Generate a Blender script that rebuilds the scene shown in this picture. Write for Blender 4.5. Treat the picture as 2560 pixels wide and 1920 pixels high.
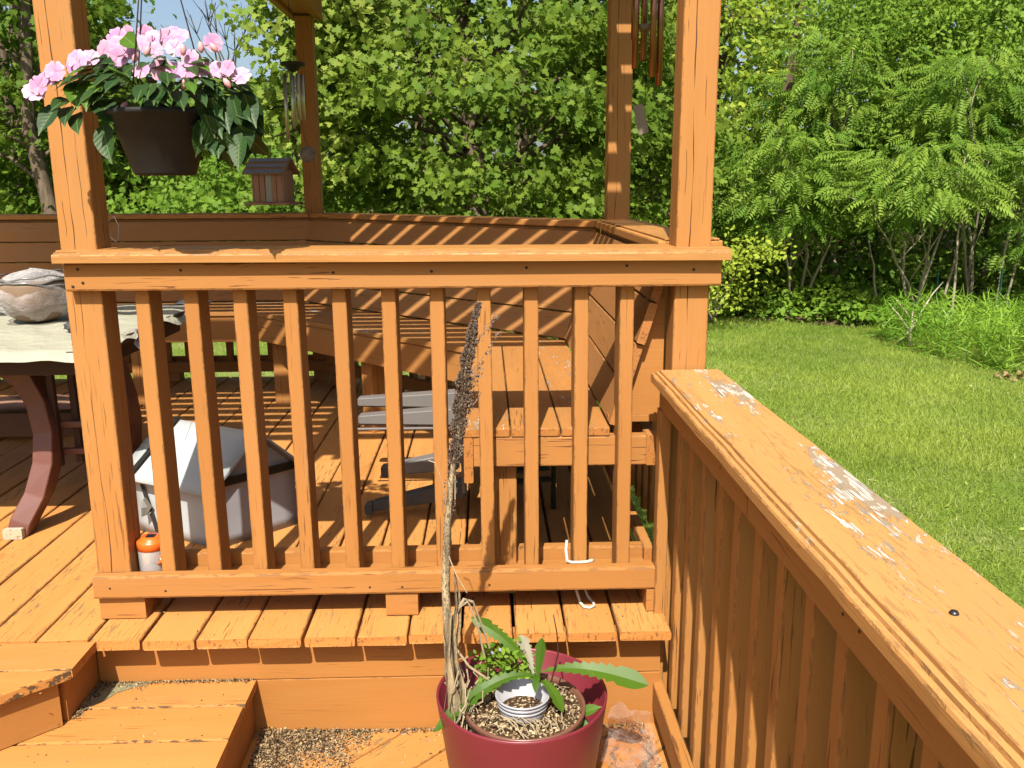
import bpy, bmesh, math, random
import numpy as np
from mathutils import Vector, Matrix
R = math.radians
random.seed(7); rng = np.random.default_rng(7)
for o in list(bpy.data.objects): bpy.data.objects.remove(o)
sc = bpy.context.scene; C = sc.collection
# ---------------------------------------------------------------- camera
cam = bpy.data.objects.new('camera', bpy.data.cameras.new('camera')); C.objects.link(cam); sc.camera = cam
cam.data.sensor_width = 36; cam.data.lens = 36 * 2217.05 / 2560; cam.data.clip_end = 600; cam.data.clip_start = .05
PI_, YA, RO = .2194, .0282, -.0059
CP = Vector((.9824, -2.2394, 1.1313))
fw = Vector((math.sin(YA)*math.cos(PI_), math.cos(YA)*math.cos(PI_), -math.sin(PI_)))
rr = Vector((math.cos(YA), -math.sin(YA), 0)); uu = rr.cross(fw)
r2 = rr*math.cos(RO) + uu*math.sin(RO); u2 = -rr*math.sin(RO) + uu*math.cos(RO)
cam.matrix_world = Matrix((( r2.x, u2.x, -fw.x, CP.x), (r2.y, u2.y, -fw.y, CP.y), (r2.z, u2.z, -fw.z, CP.z), (0, 0, 0, 1)))
# ---------------------------------------------------------------- world, sun, exposure
SD = Vector((.17, 1, -1.25)).normalized()          # the way the sunlight travels
elev = math.asin(-SD.z)
w = bpy.data.worlds.new('World'); sc.world = w; w.use_nodes = True
nt = w.node_tree; bg = nt.nodes['Background']; bg.inputs[1].default_value = .078
sky = nt.nodes.new('ShaderNodeTexSky'); sky.sky_type = 'NISHITA'; sky.sun_disc = False
sky.sun_elevation = elev; sky.sun_rotation = math.atan2(-SD.x, -SD.y); sky.dust_density = 3.5; sky.air_density = 1.0; sky.ozone_density = 1.0
nt.links.new(sky.outputs[0], bg.inputs[0])
sl = bpy.data.lights.new('sun', 'SUN'); sl.energy = 5.0; sl.angle = R(.55); sl.color = (1, .93, .82)
so = bpy.data.objects.new('sun', sl); C.objects.link(so); so.rotation_euler = SD.to_track_quat('-Z', 'Y').to_euler()
sc.view_settings.view_transform = 'Standard'; sc.view_settings.look = 'None'; sc.view_settings.exposure = 1.18; sc.view_settings.gamma = 1
sc.view_settings.use_curve_mapping = False
# ---------------------------------------------------------------- materials
AL = .60
def al(c): return tuple(x*AL for x in c)
class NT:
    def __init__(s, name, rough=.6, spec=.3):
        s.m = bpy.data.materials.new(name); s.m.use_nodes = True; s.t = s.m.node_tree; s.b = s.t.nodes['Principled BSDF']
        s.b.inputs['Roughness'].default_value = rough; s.b.inputs['Specular IOR Level'].default_value = spec
    def n(s, typ, **k):
        nd = s.t.nodes.new('ShaderNode' + typ)
        for a, v in k.items(): setattr(nd, a, v)
        return nd
    def link(s, a, b): s.t.links.new(a, b)
    def val(s, nd, i, v):
        if hasattr(v, 'is_linked') or hasattr(v, 'links'): s.link(v, nd.inputs[i])
        else: nd.inputs[i].default_value = v
    def math(s, op, a, b=0., c=0.):
        nd = s.n('Math', operation=op); s.val(nd, 0, a); s.val(nd, 1, b); s.val(nd, 2, c); return nd.outputs[0]
    def vmul(s, v, sc3):
        nd = s.n('VectorMath', operation='MULTIPLY'); s.link(v, nd.inputs[0]); nd.inputs[1].default_value = sc3; return nd.outputs[0]
    def noise(s, v, sc3=(1, 1, 1), detail=2., rough=.5, dist=0.):
        nd = s.n('TexNoise'); s.link(s.vmul(v, sc3), nd.inputs['Vector']); nd.inputs['Scale'].default_value = 1
        nd.inputs['Detail'].default_value = detail; nd.inputs['Roughness'].default_value = rough; nd.inputs['Distortion'].default_value = dist
        return nd.outputs['Fac']
    def ramp(s, v, a, b, lo=0., hi=1.):
        nd = s.n('MapRange'); s.val(nd, 'Value', v); nd.inputs['From Min'].default_value = a; nd.inputs['From Max'].default_value = b
        nd.inputs['To Min'].default_value = lo; nd.inputs['To Max'].default_value = hi; nd.clamp = True; return nd.outputs[0]
    def mix(s, f, a, b):
        nd = s.n('Mix', data_type='RGBA'); s.val(nd, 0, f)
        for i, v in ((6, a), (7, b)):
            if isinstance(v, (tuple, list)): nd.inputs[i].default_value = (*v[:3], 1)
            else: s.link(v, nd.inputs[i])
        return nd.outputs[2]
    def bump(s, h, st=.5, d=.002):
        nd = s.n('Bump'); s.link(h, nd.inputs['Height']); nd.inputs['Strength'].default_value = st; nd.inputs['Distance'].default_value = d
        s.link(nd.outputs[0], s.b.inputs['Normal'])
    def vec(s):
        tc = s.n('TexCoord'); oi = s.n('ObjectInfo'); mu = s.math('MULTIPLY', oi.outputs['Random'], 57.)
        cb = s.n('CombineXYZ'); s.link(mu, cb.inputs[0]); s.link(s.math('MULTIPLY', oi.outputs['Random'], 23.), cb.inputs[1]); s.link(mu, cb.inputs[2])
        ad = s.n('VectorMath', operation='ADD'); s.link(tc.outputs['Object'], ad.inputs[0]); s.link(cb.outputs[0], ad.inputs[1])
        s.tc = tc; s.oi = oi; return ad.outputs[0]
    def col(s, v): s.val(s.b, 'Base Color', (*v, 1) if isinstance(v, tuple) else v)

def flat(name, c, rough=.5, spec=.3, var=.15, sc_=30, metal=0., bump=0.):
    t = NT(name, rough, spec); v = t.vec(); n = t.noise(v, (sc_,)*3, 3); c = al(c)
    t.col(t.mix(n, tuple(x*(1-var) for x in c), tuple(min(1, x*(1+var)) for x in c))); t.b.inputs['Metallic'].default_value = metal
    if bump: t.bump(n, bump, .003)
    return t.m

def wood(name, base, crack=.5, big=0., peel=0., wear=0., rough=.62, peel_bias=0., grain=.5, stain=0., rub=0., knot=1., weath=.6, wearedge=.45):
    t = NT(name, rough, .25); v = t.vec(); b = base = al(base)
    tone = t.noise(v, (3, 22, 22), 3); tone2 = t.noise(v, (1.3, 5, 5), 2)
    c = t.mix(tone, tuple(x*.86 for x in b), tuple(min(1, x*1.1) for x in b))
    c = t.mix(t.ramp(tone2, .35, .7, 0, .35), c, tuple(x*y for x, y in zip(b, (.86, .80, .72))))
    c = t.mix(t.math('MULTIPLY', t.math('FRACT', t.math('MULTIPLY', t.oi.outputs['Random'], 7.3)), .42), c, tuple(x*y for x, y in zip(b, (.80, .74, .68)))); c = t.mix(t.math('MULTIPLY', t.math('FRACT', t.math('MULTIPLY', t.oi.outputs['Random'], 3.1)), .30), c, tuple(min(1, x*y) for x, y in zip(b, (1.08, 1.16, 1.35))))
    c = t.mix(t.ramp(t.noise(v, (.9, 9, 9), 3, .6), .50, .78, 0, .30*weath), c, (.26, .17, .085))
    streak = t.noise(v, (7, 330, 330), 2, .6)
    c = t.mix(t.ramp(streak, .38, .62, grain*.26, 0), c, tuple(x*.62 for x in b))
    patch = t.ramp(t.noise(v, (1.6, 7, 7), 2), .46, .62)
    cr = t.noise(v, (8, 200, 200), 1.5, .5, .4); ck = t.math('MULTIPLY', t.ramp(cr, .635, .675), patch); ck = t.math('MULTIPLY', ck, crack)
    dark = (.09, .030, .008)
    c = t.mix(ck, c, dark); h = t.math('SUBTRACT', t.math('MULTIPLY', streak, .28), ck)
    if knot:
        vo = t.n('TexVoronoi', feature='F1'); t.link(t.vmul(v, (1.25, 6.2, 6.2)), vo.inputs['Vector']); vo.inputs['Scale'].default_value = 1
        d = vo.outputs['Distance']; rings = t.math('SINE', t.math('MULTIPLY', t.math('ADD', d, t.math('MULTIPLY', tone, .25)), 150.))
        km = t.ramp(t.math('ADD', d, t.math('MULTIPLY', streak, .05)), .085, .055); kr = t.math('MULTIPLY', km, t.ramp(rings, .55, .95, 0, .6*knot))
        c = t.mix(kr, c, tuple(x*.42 for x in b)); h = t.math('SUBTRACT', h, t.math('MULTIPLY', kr, .5))
    sp = t.n('SeparateXYZ'); t.link(t.tc.outputs['Object'], sp.inputs[0])
    if big:
        wob = t.n('TexNoise', noise_dimensions='1D'); wob.inputs['Scale'].default_value = 1.4; wob.inputs['Detail'].default_value = 4
        x0 = t.math('ADD', sp.outputs[0], t.math('MULTIPLY', t.oi.outputs['Random'], 31.)); t.link(x0, wob.inputs['W'])
        for k, (off, wd) in enumerate(((.058, .0015), (.057, .0007), (-.022, .0006))):
            yy = t.math('ADD', t.math('ADD', sp.outputs[1], sp.outputs[2]), off)
            yy = t.math('SUBTRACT', t.math('FRACT', t.math('MULTIPLY', t.math('ADD', yy, 1.0 + k*.031), 11.24)), .5)
            dd = t.math('ABSOLUTE', t.math('SUBTRACT', yy, t.math('MULTIPLY', t.math('SUBTRACT', wob.outputs['Fac'], .5), .5 if k else .38)))
            wv = t.noise(v, (5+3*k, 1, 1), 2); wm = t.ramp(wv, (.38, .50, .52)[k], .60, 0, 1)
            m = t.math('MULTIPLY', t.math('LESS_THAN', dd, t.math('MULTIPLY', wm, wd*11.24)), big)
            c = t.mix(m, c, (.05, .017, .005)); h = t.math('SUBTRACT', h, t.math('MULTIPLY', m, 1.5))
    if rub:      # darker grey-green worn dashes on decking
        wr = t.noise(v, (14, 120, 120), 4, .65, .5); pm = t.ramp(t.noise(v, (2.2, 8, 8), 2), .47, .60)
        m = t.math('MULTIPLY', t.math('MULTIPLY', t.ramp(wr, .575, .62), pm), rub); c = t.mix(m, c, (.17, .11, .045)); h = t.math('SUBTRACT', h, t.math('MULTIPLY', m, .5))
    if peel:
        pn = t.noise(v, (17, 75, 75), 7, .68, .9); area = t.noise(v, (2.6, 13, 13), 2)
        q = t.math('ADD', area, t.math('MULTIPLY', sp.outputs[1], -peel_bias))
        q = t.math('ADD', pn, t.math('MULTIPLY', t.math('SUBTRACT', q, .5), 1.0))
        m = t.ramp(q, .715-.10*peel, .725-.10*peel)
        gs = t.noise(v, (9, 420, 420), 3, .6); gray = t.mix(t.ramp(gs, .40, .58), (.13, .105, .08), (.50, .46, .39))
        gray = t.mix(t.ramp(t.noise(v, (20, 40, 40), 3), .47, .53), gray, (.22, .165, .11))
        edge = t.math('MULTIPLY', t.ramp(q, .695-.10*peel, .715-.10*peel), t.math('SUBTRACT', 1., m)); c = t.mix(t.math('MULTIPLY', edge, .75), c, tuple(x*.5 for x in b))
        c = t.mix(m, c, gray); h = t.math('SUBTRACT', h, t.math('MULTIPLY', m, 1.4))
        q2 = t.math('ADD', t.noise(v, (34, 120, 120), 5, .65, .7), t.math('MULTIPLY', t.math('SUBTRACT', t.noise(v, (5, 20, 20), 2), .5), .55))
        m2 = t.math('MULTIPLY', t.ramp(q2, .665, .68), peel); e2 = t.math('MULTIPLY', t.math('SUBTRACT', t.ramp(q2, .645, .66), m2), .6*peel)
        c = t.mix(t.math('MAXIMUM', e2, 0.), c, tuple(x*.4 for x in b)); c = t.mix(m2, c, t.mix(t.ramp(t.noise(v, (25, 60, 60), 2), .45, .6), (.24, .15, .075), (.36, .27, .18))); h = t.math('SUBTRACT', h, m2)
    # end grain
    nx = t.n('SeparateXYZ'); t.link(t.tc.outputs['Normal'], nx.inputs[0]); en = t.ramp(t.math('ABSOLUTE', nx.outputs[0]), .9, .95)
    ln = t.n('VectorMath', operation='LENGTH'); t.link(t.vmul(t.tc.outputs['Object'], (0, 1, 1)), ln.inputs[0])
    rg = t.math('SINE', t.math('MULTIPLY', t.math('ADD', t.n('Math').outputs[0] if 0 else ln.outputs['Value'], t.math('MULTIPLY', t.noise(v, (1, 30, 30), 2), .03)), 900.))
    ch = t.ramp(t.noise(v, (1, 110, 60), 4, .7), .57, .62)
    ec = t.mix(t.ramp(rg, .3, 1, 0, .35), tuple(x*y for x, y in zip(b, (.95, .86, .78))), tuple(x*.5 for x in b)); ec = t.mix(t.math('MULTIPLY', ch, .8), ec, (.10, .045, .018))
    c = t.mix(en, c, ec)
    ex, ey, ez = (t.math('ABSOLUTE', nx.outputs[k_]) for k_ in range(3)); eg = t.math('MAXIMUM', t.math('MULTIPLY', ey, ez), t.math('MULTIPLY', ex, t.math('MAXIMUM', ey, ez)))
    eg = t.math('MULTIPLY', t.ramp(eg, .12, .30), t.ramp(t.noise(v, (22, 60, 60), 5, .7), .50, .56)); c = t.mix(t.math('MULTIPLY', eg, wearedge), c, (.07, .04, .018)); h = t.math('SUBTRACT', h, t.math('MULTIPLY', eg, .6))
    t.col(c); rv = t.ramp(tone, .3, .7, rough-.08, rough+.12); t.link(rv, t.b.inputs['Roughness'])
    t.bump(h, .55, .0022)
    return t.m

OR = (.50, .218, .055)
M = dict(
    rail=wood('painted_rail_wood', OR, 1.), post=wood('painted_post_wood', (.51, .222, .056), .5, big=1.),
    deck=wood('painted_deck_wood', (.68, .300, .078), .9, rub=1., wear=1), step=wood('painted_step_wood', (.62, .268, .065), .6, rub=.35, wearedge=1.),
    low=wood('worn_lower_deck_wood', (.62, .268, .066), .7, rub=1.3, peel=.25), cap=wood('painted_cap_wood', (.60, .265, .065), .8, peel=.0),
    peel=wood('peeling_cap_wood', (.66, .325, .10), .6, peel=.85, peel_bias=-1.5, rough=.5, rub=.6), bench=wood('painted_bench_wood', (.50, .222, .056), .7, rub=.5, peel=.35),
    trim=wood('rough_moulding_wood', (.54, .25, .066), 1.3, grain=1.4, rough=.5), slat=wood('roof_slat_wood', OR, .4),
    rise=wood('painted_riser_wood', (.50, .212, .050), .35, grain=.3), shade=wood('bench_back_wood', (.49, .220, .064), .6))
M['nail'] = flat('rusty_nail', (.03, .015, .01), .6)
# ---------------------------------------------------------------- object helpers
def mkobj(name, me, par=None, mw=None, mat=None):
    o = bpy.data.objects.new(name, me); C.objects.link(o)
    if mat is not None and not me.materials: me.materials.append(mat)
    mw = mw or Matrix()
    if par is not None:
        o.parent = par; base = par.matrix_world if False else PW[par.name]
        o.matrix_local = base.inverted() @ mw; PW[o.name] = mw
    else:
        o.matrix_world = mw; PW[o.name] = mw
    return o
PW = {}
def tag(o, label=None, cat=None, group=None, kind=None):
    for k, v in (('label', label), ('category', cat), ('group', group), ('kind', kind)):
        if v: o[k] = v
    return o
def thing(name, label, cat, loc=(0, 0, 0), group=None, kind=None, rz=0):
    o = bpy.data.objects.new(name, None); C.objects.link(o); o.empty_display_size = .1
    mw = Matrix.Translation(loc) @ Matrix.Rotation(rz, 4, 'Z'); o.matrix_world = mw; PW[o.name] = mw
    return tag(o, label, cat, group, kind)
def mesh(name, vs, fs, smooth=False):
    me = bpy.data.meshes.new(name); me.from_pydata([tuple(v) for v in vs], [], fs); me.update()
    if smooth: me.polygons.foreach_set('use_smooth', [True]*len(me.polygons))
    return me
def rrect(w, t, b):
    hw, ht = w/2, t/2; k = b*.3
    return [(-hw+b, -ht), (hw-b, -ht), (hw-k, -ht+k), (hw, -ht+b), (hw, ht-b), (hw-k, ht-k), (hw-b, ht), (-hw+b, ht), (-hw+k, ht-k), (-hw, ht-b), (-hw, -ht+b), (-hw+k, -ht+k)]
def extr(name, L, prof, n=1, jit=0., bow=0.):
    vs, fs = [], []; m = len(prof)
    for i in range(n+1):
        x = -L/2 + L*i/n; jy = random.uniform(-jit, jit); jz = random.uniform(-jit, jit)*.6; js = 1 + random.uniform(-jit, jit)*4
        for (y, z) in prof: vs.append((x + (random.uniform(-1, 1)*jit if i in (0, n) else 0), y*js + jy, z + jz))
    for i in range(n):
        for j in range(m): fs.append((i*m+j, i*m+(j+1) % m, (i+1)*m+(j+1) % m, (i+1)*m+j))
    fs.append(tuple(range(m))[::-1]); fs.append(tuple(n*m + j for j in range(m)))
    return mesh(name, vs, [f[::-1] for f in fs] if False else [tuple(reversed(f)) for f in fs])
AX = {'X': Matrix(((1, 0, 0), (0, 1, 0), (0, 0, 1))), 'Y': Matrix(((0, -1, 0), (1, 0, 0), (0, 0, 1))), 'Z': Matrix(((0, 0, -1), (0, 1, 0), (1, 0, 0)))}
def box(name, par, x0, x1, y0, y1, z0, z1, mat, ax='X', bev=.004, n=1, jit=0., mesh_=None):
    d = (x1-x0, y1-y0, z1-z0); L, W, T = {'X': d, 'Y': (d[1], d[0], d[2]), 'Z': (d[2], d[1], d[0])}[ax]
    me = mesh_ or extr(name, L, rrect(W, T, min(bev, W*.3, T*.3)), n, jit)
    mw = Matrix.Translation(((x0+x1)/2, (y0+y1)/2, (z0+z1)/2)) @ AX[ax].to_4x4()
    return mkobj(name, me, par, mw, mat)
def frame(p0, p1, up):
    p0, p1, up = Vector(p0), Vector(p1), Vector(up); x = (p1-p0).normalized(); y = up.cross(x).normalized(); z = x.cross(y)
    m = Matrix((x, y, z)).transposed().to_4x4(); return Matrix.Translation((p0+p1)/2) @ m, (p1-p0).length
def board(name, par, p0, p1, up, w, t, mat, bev=.004, n=1, jit=0., prof=None):
    mw, L = frame(p0, p1, up); return mkobj(name, extr(name, L, prof or rrect(w, t, min(bev, w*.3, t*.3)), n, jit), par, mw, mat)
def prism(name, par, poly, z0, z1, mat, ang=0., bev=.003):
    cx = sum(p[0] for p in poly)/len(poly); cy = sum(p[1] for p in poly)/len(poly); mw = Matrix.Translation((cx, cy, (z0+z1)/2)) @ Matrix.Rotation(ang, 4, 'Z')
    inv = Matrix.Rotation(-ang, 3, 'Z'); bm = bmesh.new(); h = (z1-z0)/2
    lo = [bm.verts.new(inv @ Vector((x-cx, y-cy, -h))) for x, y in poly]; hi = [bm.verts.new(inv @ Vector((x-cx, y-cy, h))) for x, y in poly]
    m = len(poly); bm.faces.new(lo[::-1]); bm.faces.new(hi)
    for i in range(m): bm.faces.new((lo[i], lo[(i+1) % m], hi[(i+1) % m], hi[i]))
    bmesh.ops.recalc_face_normals(bm, faces=bm.faces)
    if bev: bmesh.ops.bevel(bm, geom=list(bm.edges), offset=bev, segments=2, affect='EDGES', profile=.5)
    me = bpy.data.meshes.new(name); bm.to_mesh(me); bm.free(); return mkobj(name, me, par, mw, mat)
def lathe(name, prof, seg=40, smooth=True, wob=0.):
    vs, fs = [], []; n = len(prof)
    for i in range(seg):
        a = 2*math.pi*i/seg
        for r, z in prof:
            rr_ = r*(1+wob*math.sin(3*a+z*20)); vs.append((rr_*math.cos(a), rr_*math.sin(a), z))
    for i in range(seg):
        k = (i+1) % seg
        for j in range(n-1): fs.append((i*n+j, k*n+j, k*n+j+1, i*n+j+1))
    return mesh(name, vs, fs, smooth)
def tube(name, pts, rad, seg=6, smooth=True, cap=True):
    pts = [Vector(p) for p in pts]; rad = rad if isinstance(rad, (list, tuple)) else [rad]*len(pts); vs, fs = [], []
    for i, p in enumerate(pts):
        d = (pts[min(i+1, len(pts)-1)] - pts[max(i-1, 0)]).normalized(); a = d.orthogonal().normalized() if i == 0 else (a - d*a.dot(d)).normalized(); b = d.cross(a)
        for k in range(seg):
            t = 2*math.pi*k/seg; vs.append(p + (a*math.cos(t) + b*math.sin(t))*rad[i])
    for i in range(len(pts)-1):
        for k in range(seg): fs.append((i*seg+k, i*seg+(k+1) % seg, (i+1)*seg+(k+1) % seg, (i+1)*seg+k))
    if cap: fs += [tuple(range(seg))[::-1], tuple((len(pts)-1)*seg+k for k in range(seg))]
    return mesh(name, vs, fs, smooth)
def join_meshes(name, parts, smooth=False):
    vs, fs = [], []
    for v, f in parts:
        o = len(vs); vs += list(v); fs += [tuple(i+o for i in q) for q in f]
    return mesh(name, vs, fs, smooth)
def data(me): return [v.co.copy() for v in me.vertices], [tuple(p.vertices) for p in me.polygons]
def copy_tree(o, parent=None, mw=None, label=None):
    c = o.copy(); C.objects.link(c); c.parent = parent
    if mw is not None: c.matrix_world = mw; PW[c.name] = mw
    if label: c['label'] = label
    for ch in o.children: copy_tree(ch, c)
    return c

# ================================================================ STRUCTURE: ground
zL = -.80
t = NT('lawn_soil', .95, .1); v = t.n('NewGeometry').outputs['Position']
n1 = t.noise(v, (1.2, 1.2, 1.2), 4); n2 = t.noise(v, (40, 40, 40), 3); n3 = t.noise(v, (.45, .45, .45), 3)
c = t.mix(n2, (.05, .085, .012), (.13, .18, .03)); c = t.mix(t.ramp(n1, .50, .70, 0, .55), c, (.19, .20, .08))
t.col(c); t.bump(n2, .6, .02); M['lawn'] = t.m
g = 60
vs = [((i/g-.5)*240, (j/g-.5)*240+40, zL) for j in range(g+1) for i in range(g+1)]
fs = [(j*(g+1)+i, j*(g+1)+i+1, (j+1)*(g+1)+i+1, (j+1)*(g+1)+i) for j in range(g) for i in range(g)]
tag(mkobj('lawn_ground', mesh('lawn_ground', vs, fs), mat=M['lawn']), 'mown green lawn spreading round the deck', kind='structure')
# forest floor: a slightly raised sheet of leaf litter beyond the lawn's curved edge
t = NT('forest_floor_soil', .95, .1); v = t.n('NewGeometry').outputs['Position']
t.col(t.mix(t.noise(v, (9, 9, 9), 4), (.03, .025, .012), (.12, .085, .045))); t.bump(t.noise(v, (30, 30, 30), 3), 1., .03); M['floor'] = t.m
EDGE = [(-40, 9.5), (-8, 9.4), (-5, 10.3), (-1, 10.6), (2, 10.9), (4.2, 10.9), (5.4, 10.2), (6.1, 9.6), (8, 9.6), (40, 9.0)]
def edge_y(x): return float(np.interp(x, [e[0] for e in EDGE], [e[1] for e in EDGE]))
vs, fs = [], []
xs = np.linspace(-40, 40, 81)
for i, x in enumerate(xs):
    e = edge_y(x)
    for j, d in enumerate((0, .6, 2, 8, 70)): vs.append((x, e + d, zL + (.004, .06, .12, .25, .6)[j] + (random.uniform(0, .05) if j else 0)))
for i in range(80):
    for j in range(4): fs.append((i*5+j, (i+1)*5+j, (i+1)*5+j+1, i*5+j+1))
tag(mkobj('forest_floor', mesh('forest_floor', vs, fs), mat=M['floor']), 'shaded brown forest floor behind the lawn', kind='structure')

# ================================================================ STRUCTURE: decks
ud = thing('upper_deck', 'upper deck of orange painted planks under the pergola', None, (0, 1.5, 0), kind='structure')
PX0, PP = .088, .1363
i = -20
while PX0 + i*PP < 1.42:
    xa = PX0 + i*PP + .0038 + random.uniform(-.0015, .0015); xb = PX0 + (i+1)*PP - .0036 + random.uniform(-.002, .001)
    if i in (2, 5): xa -= .0045
    if i == 9: xb = 1.452
    y0 = -.137 + random.uniform(-.004, .003); y1 = 3.13
    if xa < -.05: y0 = -.129
    box('plank', ud, xa, xb, y0, y1, -.026 + random.uniform(-.0015, .001), random.uniform(-.001, .0012), M['deck'], 'Y', .005, n=7, jit=.0012)
    i += 1
box('riser', ud, -.06, 1.44, -.072, -.047, -.1555, -.0285, M['rise'], 'X', .002)
box('riser', ud, .33, 1.44, -.072, -.047, -.330, -.1575, M['rise'], 'X', .002)
box('rim_joist', ud, -2.6, 1.42, 3.05, 3.09, -.22, -.03, M['rise'], 'X', .003)
box('rim_joist', ud, 1.36, 1.40, 0.0, 3.04, -.22, -.03, M['rise'], 'Y', .003)
for yy in (.5, 1.1, 1.7, 2.3): box('joist', ud, -2.6, 1.35, yy, yy+.04, -.20, -.03, M['rise'], 'X', .003)
ld = thing('lower_deck', 'lower deck of worn diagonal orange planks', None, (.8, -.6, -.313), kind='structure')
def clip(poly, a, b, c):   # keep a*x+b*y<=c
    out = []
    for i in range(len(poly)):
        p, q = poly[i], poly[(i+1) % len(poly)]; dp = a*p[0]+b*p[1]-c; dq = a*q[0]+b*q[1]-c
        if dp <= 0: out.append(p)
        if dp*dq < 0: s = dp/(dp-dq); out.append((p[0]+(q[0]-p[0])*s, p[1]+(q[1]-p[1])*s))
    return out
for k in range(-8, 17):
    s0 = .83 + .196*k + .004; s1 = s0 + .196 - .009; P_ = [(-1.2, -2.6), (1.50, -2.6), (1.50, -.052), (-1.2, -.052)]
    P_ = clip(P_, -1, 1, -s0); P_ = clip(P_, 1, -1, s1) if P_ else P_
    if len(P_) >= 3 and max(p[0]-p[1] for p in P_) - min(p[0]-p[1] for p in P_) > .05:
        prism('plank', ld, P_, -.338, -.313 + random.uniform(-.0015, .001), M['low'], R(45), .003)
box('riser', ld, -1.2, 1.52, -2.64, -2.61, -.78, -.33, M['rise'], 'X', .003)
box('riser', ld, 1.503, 1.53, -2.61, -.02, -.78, -.345, M['rise'], 'Y', .003)
box('skirt_board', ud, 1.41, 1.435, -.02, 3.1, -.78, -.04, M['rise'], 'Y', .003)
box('skirt_board', ud, -2.6, 1.41, 3.095, 3.12, -.78, -.04, M['rise'], 'X', .003)
# steps at the left
st = thing('deck_step', 'two broad orange board steps with a clipped corner at lower left', 'step', (-.3, -.3, -.31))
box('tread_board', st, -1.6, -.030, -.268, -.1315, -.027, -.002, M['step'], 'X', .004, n=4, jit=.001)
def diagx(y, off=0.): return -.030 + (y + .268)*1.095 + off
prism('tread_board', st, [(-1.6, -.270), (-.031, -.270), (diagx(-.404), -.404), (-1.6, -.404)], -.028, -.0025, M['step'], 0)
prism('tread_board', st, [(-1.6, -.4065), (diagx(-.4065), -.4065), (diagx(-.545), -.545), (-1.6, -.545)], -.027, -.003, M['step'], 0)
prism('tread_board', st, [(-1.6, -.5475), (diagx(-.5475), -.5475), (diagx(-.68), -.68), (-1.6, -.68)], -.027, -.002, M['step'], 0)
box('riser', st, -.086, -.0615, -.25, -.0735, -.152, -.029, M['rise'], 'Y', .002)
board('riser', st, (-.0745, -.262, -.0905), (-.60, -.742, -.0905), (0, 0, 1), .024, .123, M['rise'], .002)
for a, b in ((-.1955, -.0735), (-.3385, -.1985), (-.4815, -.3415), (-.6245, -.4845), (-.7675, -.6275), (-.9105, -.7705), (-1.05, -.9135)):
    box('tread_board', st, -1.6, .354 + random.uniform(-.002, .002), a, b, -.178, -.1530 + random.uniform(-.0008, .0008), M['step'], 'X', .005, n=5, jit=.0009)
box('riser', st, .318, .342, -1.04, -.0735, -.3125, -.1785, M['rise'], 'Y', .002)

# ================================================================ PERGOLA
pg = thing('pergola', 'orange wooden pergola with four square posts and slatted roof', 'pergola', (.7, 1.5, 0))
box('post', pg, -.067, .022, 0, .089, .0925, 2.2, M['post'], 'Z', .004, n=6, jit=.0006)
box('post', pg, 1.4605, 1.5495, 0, .0885, -.79, 2.2, M['post'], 'Z', .004, n=6, jit=.0006)
box('post', pg, 1.492, 1.588, 1.54, 1.632, -.79, 2.2, M['post'], 'Z', .004, n=6, jit=.0006)
box('post', pg, -.065, .030, 3.03, 3.12, -.79, 2.06, M['post'], 'Z', .004, n=6, jit=.0006)
box('beam', pg, -.104, -.0675, -.25, 3.16, 2.055, 2.205, M['rail'], 'Y'); box('beam', pg, .0325, .070, -.25, 3.16, 2.055, 2.205, M['rail'], 'Y')
box('beam', pg, -.064, .0295, -.2, 3.13, 2.072, 2.20, M['rail'], 'Y')
box('beam', pg, 1.422, 1.4585, -.25, 1.70, 2.055, 2.205, M['rail'], 'Y'); box('beam', pg, 1.59, 1.628, -.25, 1.70, 2.055, 2.205, M['rail'], 'Y')
box('beam', pg, -2.0, -1.962, -.25, 3.2, 2.055, 2.205, M['rail'], 'Y')
yy = -.062; sm = None
while yy < 3.2:
    j = random.uniform(-.007, .007)
    o = box('roof_slat', pg, -2.1, 1.72, yy + j, yy + j + .063, 2.207, 2.259, M['slat'], 'X', mesh_=sm); sm = o.data
    if yy > 1.45: box('roof_slat', pg, -2.1, -.11, yy + j + .0655, yy + j + .1155, 2.207, 2.259, M['slat'], 'X')  # unseen extra slats, added to keep sun stripes off the far bench back
    yy += .1245

# ================================================================ FRONT RAILING
fr = thing('deck_railing', 'orange front railing with thin square balusters across the middle of the deck', 'railing', (.76, .02, 0))
capprof = [(-.085, -.0145), (.085, -.0145), (.085, .010), (.081, .0145), (-.060, .0145), (-.062, .0135), (-.0625, .0090), (-.0645, .0090), (-.066, .0110), (-.072, .0105), (-.0735, .0045), (-.0755, .0045), (-.077, .0065), (-.083, .0055), (-.085, .002)]
def cap(par, p0, p1, mat, prof=capprof, n=8, jit=.0007, name='cap_rail'): return board(name, par, p0, p1, (0, 0, 1), .17, .03, mat, prof=prof, n=n, jit=jit)
cap(fr, (-.063, .029, .9705), (1.587, .029, .9655), M['trim'], prof=[(y*1.045, z) for y, z in capprof])
box('top_rail', fr, -.050, 1.570, -.0315, -.0005, .884, .9545, M['rail'], 'X', .006, n=6, jit=.0006)
box('top_rail', fr, .024, 1.458, .0885, .115, .885, .9540, M['rail'], 'X', .005)
box('bottom_rail', fr, -.0655, 1.4585, -.0385, -.0005, .068, .1325, M['rail'], 'X', .007, n=5, jit=.0005)
box('bottom_rail', fr, -.0640, 1.4585, 0.0005, .1205, .0715, .0905, M['rail'], 'X', .003)
box('bottom_rail', fr, .024, 1.4195, .121, .158, .0735, .127, M['rail'], 'X', .005)
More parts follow.
